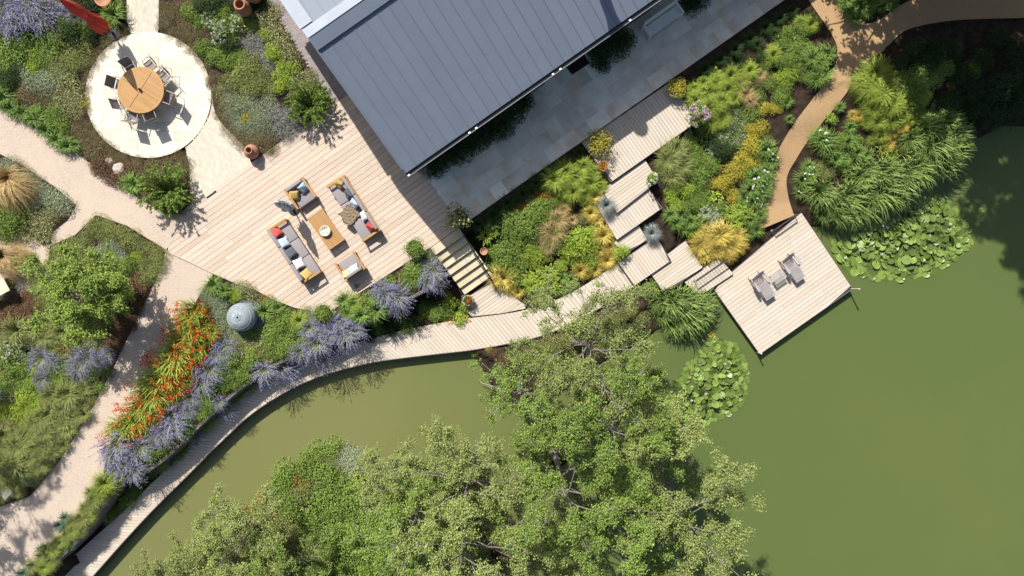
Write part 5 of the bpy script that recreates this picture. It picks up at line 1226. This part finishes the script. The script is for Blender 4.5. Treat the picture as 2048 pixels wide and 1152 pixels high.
 'hw': dict(dark=[(880, 322, 26), (905, 308, 26), (930, 295, 24), (955, 280, 26), (980, 262, 24), (1005, 245, 26), (1030, 222, 26), (1050, 205, 18), (1195, 105, 26), (1225, 92, 30), (1250, 78, 26), (1205, 125, 20), (1375, 10, 20), (1395, -2, 22), (866, 340, 18)]),
 'st': dict(olivegrass=[(190, 1000, 17), (176, 1016, 15), (165, 1036, 15), (151, 1046, 15), (141, 1066, 15), (120, 1081, 15), (100, 1101, 15), (86, 1111, 15), (66, 1131, 15), (183, 985, 14), (110, 1120, 13), (216, 1036, 11), (160, 1060, 12)], teal=[(131, 1036, 13), (86, 1096, 13), (50, 1146, 15), (120, 1050, 12)], green=[(256, 1000, 19), (241, 1016, 15), (271, 986, 15), (145, 1085, 12), (175, 1040, 12), (225, 1025, 12)]),
}
# sage, shrubs and seedlings hanging over the sleeper wall
WALLTOP = smooth_line([(600, 716), (540, 744), (478, 790), (428, 836), (378, 886), (328, 930), (285, 955)], 26)
for i, (x, y) in enumerate(WALLTOP):
    PLANTS['b5'].setdefault(('green', 'lav', 'olive', 'daisy', 'green')[i % 5], []).append((float(x), float(y), 12 + 3 * (i % 3)))
# close planting: whatever grows nearest also fills the gaps between the plants
GAPS = {'b1': BEDS['bed1'], 'b2': BEDS['bed2'], 'b3': BEDS['bed3'], 'b4': BEDS['bed4'], 'b5': BEDS['bed5'], 'isl': [(330, 1150), (430, 1060), (530, 1005), (610, 940), (690, 905), (800, 925), (900, 945), (985, 985), (1010, 1050), (960, 1150)],
        'b7': [(945, 470), (1170, 315), (1195, 400), (1225, 500), (1180, 555), (1060, 600), (1000, 545)], 'b8': [(1400, 180), (1600, 50), (1655, 110), (1570, 235), (1545, 300), (1520, 440), (1470, 490), (1380, 480), (1330, 420), (1330, 340), (1395, 270)],
        'b10': [(1600, 400), (1640, 290), (1700, 240), (1780, 140), (1880, 120), (1900, 270), (1790, 350), (1690, 420)]}
gr = random.Random(5)
for bed, poly in GAPS.items():
    allp = [(x, y, r, k) for b_ in (bed, 'pl' if bed == 'b5' else bed) for k, sp in PLANTS[b_].items() for x, y, r in sp]
    gg = np.array([(x + gr.uniform(-5, 5), y + gr.uniform(-5, 5)) for y in range(4, 1150, 15) for x in range(4, 1940, 15)])
    gg = gg[inside(gg[:, 0], gg[:, 1], poly)]; gg = gg[dist(gg[:, 0], gg[:, 1], poly) >= 7]
    for x, y in gg.tolist():
        if 1:
            if bed in ('b7', 'b8', 'b10') and gr.random() < .45: continue
            if bed == 'b5' and math.hypot(x - 496, y - 634) < 44: continue
            if bed == 'b4' and math.hypot(x - 150, y - 580) < 50: continue
            if bed == 'b3' and y > 478: continue
            if any((x - a) ** 2 + (y - b_) ** 2 < (r * .92) ** 2 for a, b_, r, k in allp): continue
            k = min(allp, key=lambda q: (x - q[0]) ** 2 + (y - q[1]) ** 2)[3]
            if k in ('pinkfl', 'redfl', 'yellowfl', 'purple', 'straw', 'rosemary', 'phlox', 'pinkrose', 'teal', 'hosta', 'drygrass', 'reed', 'wstrap', 'orangeleaf'): k = 'olive'
            r = gr.uniform(12, 17) if bed != 'isl' else gr.uniform(22, 28)
            PLANTS[bed].setdefault(k, []).append((x, y, r)); allp.append((x, y, r, k))
HTS = {'hw': .03, 'b6': -1.2}
pr = random.Random(21)
def place(kind, px, py, r, words, group, z=None, rotz=None, sc=None):
    name, kw, cat, vs = KINDS[kind]
    parts = vs[pr.randrange(len(vs))]
    if z is None:
        x, y = P(px, py, .2); zg = hzi(x, y); x, y = P(px, py, zg + .22); zg = hzi(x, y)
        zg = max(zg, .0) if zg > -.07 else zg
        zg = max(zg, WATER_Z - .05)
    else: zg = z; x, y = P(px, py, z + .25)
    if kind == 'heath' and math.hypot(px - 297, py - 190) < 146: r *= .82
    s = (sc or r / 40.0 / PR0) * pr.uniform(1.08, 1.25); sz = s * pr.uniform(.85, 1.15)
    directional = kind in ('straw', 'lav', 'croc', 'reed')
    rz = rotz if rotz is not None else (pr.uniform(-.6, .6) if directional else pr.uniform(0, 6.283))
    if len(parts) == 1:
        o = link(name, parts[0][1], None, (x, y, zg), (pr.uniform(-.06, .06), pr.uniform(-.06, .06), rz), (s, s, sz))
    else:
        o = thing(name, (x, y, zg), rz, None, None); o.scale = (s, s, sz)
        for nm, me in parts:
            q = link(nm, me, o)
            if nm != 'foliage': q['kind'] = 'stuff'        # petals too small to pick apart
    lm = min(LANDMARKS, key=lambda q: (q[0] - px) ** 2 + (q[1] - py) ** 2)[2]
    size = 'small ' if r < 14.5 else ('large ' if r > 24 else '')
    if kw.startswith(('small', 'large', 'tall', 'low')): size = ''
    tag(o, size + kw + ' near ' + lm, cat, size + name.replace('_', ' ') + ' near ' + lm)
    return o
for bed, kinds in PLANTS.items():
    for kind, spots in kinds.items():
        for (px, py, r) in spots:
            place(kind, px, py, r, '', None, HTS.get(bed))

# ---- potted plants
def potted(px, py, z, r, kind, mat, label_pot, label_plant, prof=PLANTER, sc=1.0):
    t = thing('planter', (*P(px, py, z + .3), z), 0, label_pot, 'pot')
    MB().lathe([(a * sc, b * sc) for a, b in prof], n=28).build('pot_body', mat, t, smooth=True)
    MB().lathe([(.001, .41 * sc), (.32 * sc, .405 * sc)], n=20).build('potting_soil', M_SOIL, t)
    o = place(kind, px, py, r, '', None, z + .40 * sc)
    o.location.x, o.location.y = t.location.x, t.location.y
    o['label'] = label_plant
    if 'group' in o: del o['group']
    return o
M_WPOT = plain('pale_pot', (.55, .51, .46), .7, (.46, .42, .38), 4)
potted(830, 497, .03, 19, 'green', M_DPOT, 'round dark planter at the deck edge near the stone steps', 'clipped green plant in the dark planter near the stone steps', sc=1.05)
potted(648, 626, .03, 19, 'green', M_DPOT, 'round dark planter at the deck edge among lavender blue sage', 'clipped green plant in the dark planter among the sage', sc=1.05)
potted(919, 437, .03, 26, 'creamhyd', M_DPOT, 'dark planter on the terrace corner at the head of the steps', 'blush cream flowering bush on the terrace corner above the steps', sc=1.1)
potted(1393, 236, -.12, 22, 'hydrangea', M_DPOT, 'dark planter at the outer corner of the wide platform', 'lilac hydrangea in flower at the outer corner of the wide platform')
potted(1197, 288, -.12, 26, 'gold', M_DPOT, 'dark planter on the wide platform next to the limegreen grass bank', 'large golden shrub on the wide platform above the lime green grasses')
potted(1352, 177, -.12, 20, 'gold', M_DPOT, 'dark planter on the wide platform by the shaded terrace end', 'golden shrub tinged with red on the wide platform by the terrace end')
potted(1206, 332, -.12, 13, 'orangeleaf', M_TERRA, 'small terracotta pot on the inner edge of the wide platform', 'amber leafed plant in the small pot on the wide platform', sc=.6)
potted(1303, 358, -.28, 15, 'whitepot', M_WPOT, 'pale pot at the corner of the second timber platform', 'white blooms at the corner of the second timber platform', sc=.65)
potted(1212, 411, -.44, 17, 'blue', M_DPOT, 'small dark pot at the corner of the third timber platform', 'blue grey fescue tuft on the third timber platform', sc=.38)
potted(1303, 467, -.80, 17, 'blue', M_DPOT, 'small dark pot at the corner of the platform joining the boardwalk', 'blue grey fescue tuft on the platform joining the boardwalk', sc=.38)
potted(1243, 505, -.80, 17, 'bright', M_DPOT, 'small dark pot on the boardwalk platform beside golden sedge', 'yellow green shrub in a pot beside the golden sedge', sc=.6)
potted(936, 601, LOW_Z, 12, 'redfl', M_WPOT, 'pale pot at the foot of the stone steps', 'red geranium in the pale pot at the foot of the steps', sc=.72)
potted(992, 563, LOW_Z, 11, 'goldgrass', M_WPOT, 'pale pot below the handrail on the landing', 'golden sedge spilling from the pale pot on the landing', sc=.72)
o = place('goldgrass', 1006, 556, 26, '', None, -1.15); del o['group']; o['label'] = 'large golden sedge leaning over the landing by the pale pot'
potted(16, 566, .03, 10, 'redfl', M_TERRA, 'terracotta pot beside the small cream table', 'red geranium beside the small cream table', sc=.6)
o = place('silver', 28, 577, 16, '', None, .03); del o['group']; o['label'] = 'pale silver leafed mound beside the small cream table'
t = pot('terracotta_pot', 968, 503, -.6, [(a * .5, b * .6) for a, b in PLANTER], M_TERRA, 'small terracotta pot half hidden among bank plants by the handrail')
for o in list(COL.objects):
    if 'group' in o and o['group'] is None: del o['group']

# ================================================================== TREES
def tubes(segs, n):
    """segs: list of (points (k,3), radii (k,)) -> one mesh of tapered tubes"""
    V_, F_ = [], []; o = 0
    ca = np.cos(np.arange(n) * 2 * np.pi / n); sa = np.sin(np.arange(n) * 2 * np.pi / n)
    for pts, rs in segs:
        k = len(pts); d = np.gradient(pts, axis=0); d /= np.linalg.norm(d, axis=1, keepdims=True) + 1e-9
        ref = np.array([.31, .87, .38]); a = np.cross(d, ref); a /= np.linalg.norm(a, axis=1, keepdims=True) + 1e-9; b = np.cross(d, a)
        v = pts[:, None, :] + (a[:, None, :] * ca[None, :, None] + b[:, None, :] * sa[None, :, None]) * np.asarray(rs)[:, None, None]
        V_.append(v.reshape(-1, 3)); i = np.arange(k - 1)[:, None] * n; j = np.arange(n)[None]; jn = (j + 1) % n
        F_.append(np.stack([i + j, i + jn, i + n + jn, i + n + j], -1).reshape(-1, 4) + o); o += k * n
    return np.concatenate(V_), [np.concatenate(F_)]
def make_tree(name, px, py, zb, h, R, label, leafmat, seed, nleaf=20000, lsize=.095, first=.28, limbs=13, trunk_r=.16, lean=(0, 0), dens=1.0, cat='tree', group=None, spreadz=.8, world_xy=None, flat=1.0, subs=7, twigs=6, bare=0):
    rng = np.random.default_rng(seed)
    x, y = world_xy or P(px, py, zb)
    t = thing(name, (x, y, zb), 0, label, cat, group)
    top = np.array([lean[0] + rng.normal(0, .2), lean[1] + rng.normal(0, .2), h])
    k = 9; s = np.linspace(0, 1, k)
    tr = s[:, None] * top[None] + np.c_[np.sin(s * 5 + seed) * .12 * s, np.cos(s * 4 + seed) * .12 * s, np.zeros(k)]
    big = [(tr, trunk_r * (1 - .88 * s) * (1 + .5 * np.exp(-s * 18)))]; small = []; pts = []
    for i in range(limbs):
        f = first + (1 - first) * ((i + .5) / limbs) ** .9
        b0 = np.array([np.interp(f, s, tr[:, q]) for q in range(3)])
        az = i * 2.399 + rng.uniform(-.4, .4)
        prof = math.sin(math.pi * min(max((f - first) / (1 - first) * .80 + .16, 0), 1)) ** .7
        L_ = R * prof * rng.uniform(.75, 1.15); rise = L_ * rng.uniform(.15, .55) * flat
        u = np.linspace(0, 1, 7)[:, None]
        d = np.array([math.cos(az), math.sin(az), 0])
        side = np.array([-d[1], d[0], 0]) * rng.normal(0, .18) * L_
        lp = b0 + d * L_ * u + side * u ** 2 + np.array([0, 0, 1]) * rise * np.sin(u * 1.9) + rng.normal(0, .03 * L_, (7, 3)) * u
        big.append((lp, np.linspace(trunk_r * .30 * (1 - .5 * f), .012, 7)))
        for j in range(subs):
            g = rng.uniform(.28, 1.0); q0 = np.array([np.interp(g, u[:, 0], lp[:, q]) for q in range(3)])
            a2 = az + rng.choice((-1, 1)) * rng.uniform(.3, 1.25); l2 = L_ * rng.uniform(.22, .46) * (1.2 - .5 * g)
            d2 = np.array([math.cos(a2), math.sin(a2), rng.uniform(-.15, .5)])
            w = np.linspace(0, 1, 5)[:, None]; sp = q0 + d2 * l2 * w + rng.normal(0, .05 * l2, (5, 3)) * w
            small.append((sp, np.linspace(.016, .006, 5)))
            for m_ in range(twigs):
                g2 = rng.uniform(.2, 1.0); r0 = np.array([np.interp(g2, w[:, 0], sp[:, q]) for q in range(3)])
                d3 = unit(rng.normal(size=(1, 3)))[0] * np.array([1, 1, .6]); l3 = rng.uniform(.18, .42) * (R / 3) ** .5
                tp = r0 + d3 * l3 * np.linspace(0, 1, 3)[:, None]
                small.append((tp, (.006, .005, .003)))
                if rng.random() > bare: pts.append(tp[1]); pts.append(tp[2]); pts.append((r0 + tp[1]) / 2)
    pts = np.array(pts); pick = rng.integers(0, len(pts), nleaf)
    c = pts[pick] + rng.normal(0, .085 * (R / 3) ** .4, (nleaf, 3))
    nr = unit(rng.normal(size=(nleaf, 3)) * .65 + np.array([-.1, .2, .75]))
    v, f = leaf_quads(c, nr, lsize * rng.uniform(.6, 1.25, nleaf), .75, rng)
    vv, ff = tubes(big, 7); link('trunk', npmesh('trunk', vv, ff, M_BARK, smooth=True), t)
    vv, ff = tubes(small, 3); link('twigs', npmesh('twigs', vv, ff, M_TWIG), t)['kind'] = 'stuff'
    link('crown', npmesh('crown', v, [f], leafmat), t)
    return t
# small round tree in the west bed
make_tree('round_tree', 222, 580, 0, 4.0, 2.05, 'small round headed green tree in the bed beside the gravel drive', LM['tree'], 3, nleaf=42000, lsize=.085, first=.16, limbs=24, trunk_r=.09, subs=10)
# alders and willows in and beside the pond
ALD = [
 ('alder_tree', 1150, 684, 6.6, 2.9, 'open crowned alder whose leaves overhang the boardwalk', 'alder2', 11, 12500, .085),
 ('alder_tree', 1182, 800, 8.2, 3.2, 'alder with pale bare twigs beside the smaller lily pads', 'alder', 12, 19000, .09),
 ('alder_tree', 1290, 925, 7.6, 3.5, 'broad alder reaching furthest out over the open pond', 'alder2', 13, 19000, .09),
 ('alder_tree', 1108, 905, 7.6, 3.1, 'dense alder in the middle of the pond tree group', 'alder', 14, 17000, .09),
 ('alder_tree', 958, 905, 6.4, 2.9, 'loose alder leaning over the pond inlet', 'alder2', 15, 12500, .09),
 ('alder_tree', 1213, 1030, 8.4, 3.2, 'dark hearted alder behind the broad one', 'alder', 16, 18000, .09),
 ('alder_tree', 935, 1010, 6.8, 3.1, 'alder beside the reeds on the pond island', 'alder2', 17, 16000, .09),
 ('willow_shrub', 520, 1045, 3.6, 2.5, 'grey green willow scrub at the tip of the pond island', 'alder2', 18, 13000, .085),
 ('willow_shrub', 610, 1110, 3.8, 2.4, 'willow scrub beside the bright leafy shrubs on the island', 'alder', 19, 12500, .085),
 ('willow_shrub', 425, 1140, 3.0, 2.3, 'low willow scrub on the island shore facing the boardwalk', 'alder2', 20, 11000, .085),
 ('alder_tree', 1040, 770, 4.6, 2.0, 'young alder on the bare soil beside the inlet', 'alder', 21, 6500, .085),
 ('alder_tree', 1130, 1140, 7.2, 2.8, 'alder at the foot of the pond tree group by bare soil', 'alder2', 22, 13000, .09),
 ('alder_tree', 845, 985, 5.2, 2.5, 'alder between the bright island shrubs and the inlet', 'alder', 24, 12000, .085),
 ('willow_shrub', 790, 930, 3.2, 1.8, 'willow scrub joining the grey shrubs at the inlet shore', 'alder2', 25, 7000, .08),
 ('alder_tree', 1275, 790, 6.0, 2.2, 'alder spreading over the smaller raft of lily pads', 'alder2', 26, 11000, .085),
 ('willow_shrub', 870, 925, 3.4, 1.9, 'spindly willow with thin leaves at the inlet shore', 'alder2', 23, 6000, .085),
]
for nm, px, py, h, R, lab, lm, sd, nl, ls in ALD:
    zb = max(hzi(*P(px, py, WATER_Z)), -2.3)
    make_tree(nm, px, py, zb - .05, h + 1.0, R * 1.06, lab, LM[lm], sd, int(nl * 2.1), ls * .86, first=.34 if nm == 'alder_tree' else .12, limbs=16, trunk_r=.17 if nm == 'alder_tree' else .07, bare=.12, cat='tree' if nm == 'alder_tree' else 'shrub')
# tall trees beyond the upper and the western edge: they cast the deep and the dappled shade
for k, (px, py, h, R, nl) in enumerate([(1690, -130, 8, 2.8, 14000), (1765, -150, 10, 3.0, 18000), (1790, -170, 21, 3.3, 26000), (1850, -150, 21, 3.5, 26000), (1830, -240, 23, 3.3, 22000), (1880, -120, 18, 3.6, 18000), (1965, -110, 17, 3.5, 18000), (2060, -90, 15, 3.2, 15000), (2150, 20, 13, 3.2, 14000), (1830, -260, 19, 3.4, 15000), (1930, -250, 20, 3.6, 15000)]):
    make_tree('tall_tree', px, py, -.06, h, R, 'tall dark tree beyond the golden path shading the pond bank', LM['dark'], 40 + k, nl, .17, first=.15, limbs=26, trunk_r=.25, group='tall trees beyond the golden path', flat=.6, subs=6, twigs=5)
for k, (px, py, h, R, nl) in enumerate([(-170, 790, 9, 2.6, 6000), (-130, 640, 12, 2.6, 6500), (-190, 900, 8, 2.6, 6000), (-120, 1010, 7, 2.2, 4500)]):
    make_tree('birch_tree', px, py, -.06, h, R, 'light crowned birch west of the gravel drive', LM['tree'], 60 + k, nl, .11, first=.3, limbs=14, trunk_r=.12, group='birches west of the drive')

# ================================================================== WATER LILIES
def pad_mesh(seed, curl):
    rng = np.random.default_rng(seed); n = 14; vs = [(0, 0, 0)]; fs = []
    for ring, rr in ((0, .55), (1, 1.0)):
        for i in range(n):
            a = .16 + (2 * math.pi - .32) * i / (n - 1)
            z = .0 if ring == 0 else curl * max(0, math.sin(a * 1.0 + seed)) ** 2 + .02 * math.sin(a * 3)
            vs.append((rr * math.cos(a), rr * math.sin(a), z))
    for i in range(n - 1):
        fs.append((0, 1 + i, 2 + i)); fs.append((1 + i, 1 + n + i, 2 + n + i, 2 + i))
    mb = MB().add(vs, fs)
    return mb.mesh('pad', leaf('lily_pad', (.105, .17, .028), (.165, .225, .05), trans=.1, vary=.42, rough=.38, spec=.4))
PADS = [pad_mesh(s, c) for s, c in ((1, .05), (2, .35), (3, .6), (4, .15), (5, .8))]
M_PADY = leaf('old_lily_pad', (.42, .36, .06), (.30, .28, .08), trans=.1)
FL = MB()
for ring, (nn, r_, tilt) in enumerate(((8, .55, .5), (7, .42, .95), (5, .25, 1.25))):
    for i in range(nn):
        a = 2 * math.pi * (i + .5 * ring) / nn; q = Matrix.Rotation(a, 3, 'Z') @ Matrix.Rotation(-tilt, 3, 'Y')
        pet = [q @ Vector(p) for p in ((.05, 0, 0), (.5, .17, .05), (1.0 * (.6 + r_ * .7), 0, .1), (.5, -.17, .05))]
        FL.add([p + Vector((0, 0, .05)) for p in pet], [(0, 1, 2, 3)])
FLM = FL.mesh('lily_flower', LM['white'])
def lilies(poly, n, label, seed, rmin, rmax, flowers):
    w = PL(poly, WATER_Z); rng = np.random.default_rng(seed)
    x0, x1 = min(p[0] for p in w), max(p[0] for p in w); y0, y1 = min(p[1] for p in w), max(p[1] for p in w)
    c = (sum(p[0] for p in w) / len(w), sum(p[1] for p in w) / len(w))
    t = thing('water_lily', (c[0], c[1], WATER_Z), 0, label, 'water lily')
    got = []
    cx = rng.uniform(x0, x1, 26000); cy = rng.uniform(y0, y1, 26000); ok = inside(cx, cy, w); cx, cy = cx[ok], cy[ok]; ce = dist(cx, cy, w)
    ga = np.zeros((0, 3))
    for q, (x, y) in enumerate(zip(cx, cy)):
        if len(got) >= n: break
        r = rng.uniform(rmin, rmax); lim = .62 if q < 6000 else .48
        if len(ga) and ((ga[:, 0] - x) ** 2 + (ga[:, 1] - y) ** 2 < (lim * (r + ga[:, 2])) ** 2).any(): continue
        got.append((x, y, r, ce[q])); ga = np.array([g[:3] for g in got])
    for k, (x, y, r, e) in enumerate(got):
        crowd = min(e / .9, 1)
        me = PADS[rng.integers(0, 2)] if e < .35 else PADS[rng.integers(0, 5)]
        o = link('pad', me, t, (x - c[0], y - c[1], .012 + .22 * crowd * rng.random() ** 1.5), (rng.normal(0, .30 * crowd + .01), rng.normal(0, .30 * crowd + .01), rng.uniform(0, 6.28)), (r, r, r))
    for (px, py) in flowers:
        x, y = P(px, py, WATER_Z + .15); link('flower', FLM, t, (x - c[0], y - c[1], .16), (0, 0, rng.uniform(0, 3)), (.11, .11, .11))
    return t
lilies([(1663, 490), (1675, 462), (1692, 448), (1730, 432), (1790, 427), (1830, 402), (1870, 391), (1896, 398), (1920, 428), (1941, 468), (1942, 492), (1905, 520), (1868, 546), (1800, 557), (1740, 557), (1700, 542), (1672, 518)], 295, 'large dense raft of water lily pads with white flowers beside the jetty', 1, .14, .26, [(1764, 452), (1773, 455), (1858, 471), (1899, 448), (1788, 443), (1762, 508), (1690, 515)])
lilies([(1415, 676), (1452, 678), (1480, 698), (1497, 745), (1492, 795), (1470, 822), (1430, 840), (1390, 856), (1350, 860), (1322, 838), (1335, 780), (1375, 730), (1405, 700)], 240, 'smaller raft of water lily pads under the alder leaves', 2, .12, .22, [(1449, 727), (1411, 787), (1383, 800), (1358, 815)])
t = lilies([(1385, 650), (1410, 650), (1410, 672), (1385, 672)], 3, 'three lone lily pads floating between reeds and jetty', 3, .15, .24, [])
t = lilies([(1940, 408), (1962, 412), (1960, 452), (1940, 450)], 4, 'few stray lily pads floating apart from the large raft', 4, .14, .24, [])
x, y = P(1423, 670, WATER_Z)
t = thing('yellow_lily_pad', (x, y, WATER_Z), 0, 'yellowing crumpled lily pad at the edge of the smaller raft', 'water lily')
for k in range(4):
    o = link('pad', PADS[2 + k % 3].copy(), t, (.09 * math.cos(k * 1.6), .09 * math.sin(k * 1.6), .05), (.35 * math.cos(k), .35 * math.sin(k), k * 1.7), (.13, .13, .13)); o.data.materials[0] = M_PADY

# ---- driftwood branch on the bare soil beside the inlet
t = thing('driftwood', (*P(1000, 772, -1.4), -1.45), 0, 'pale forked driftwood branch reaching over the inlet water', 'branch')
def dw(pts, rs, nm): MB().tube([(P(a, b, -1.3)[0] - t.location.x, P(a, b, -1.3)[1] - t.location.y, z) for a, b, z in pts], rs, 7).build(nm, M_TWIG, t, smooth=True)
dw([(960, 765, .12), (978, 770, .2), (995, 776, .22), (1012, 784, .15), (1025, 788, .06)], [.015, .025, .035, .045, .05], 'main_branch')
dw([(1008, 782, .16), (1022, 775, .3), (1038, 768, .4), (1050, 760, .42)], [.04, .035, .03, .02], 'side_branch')
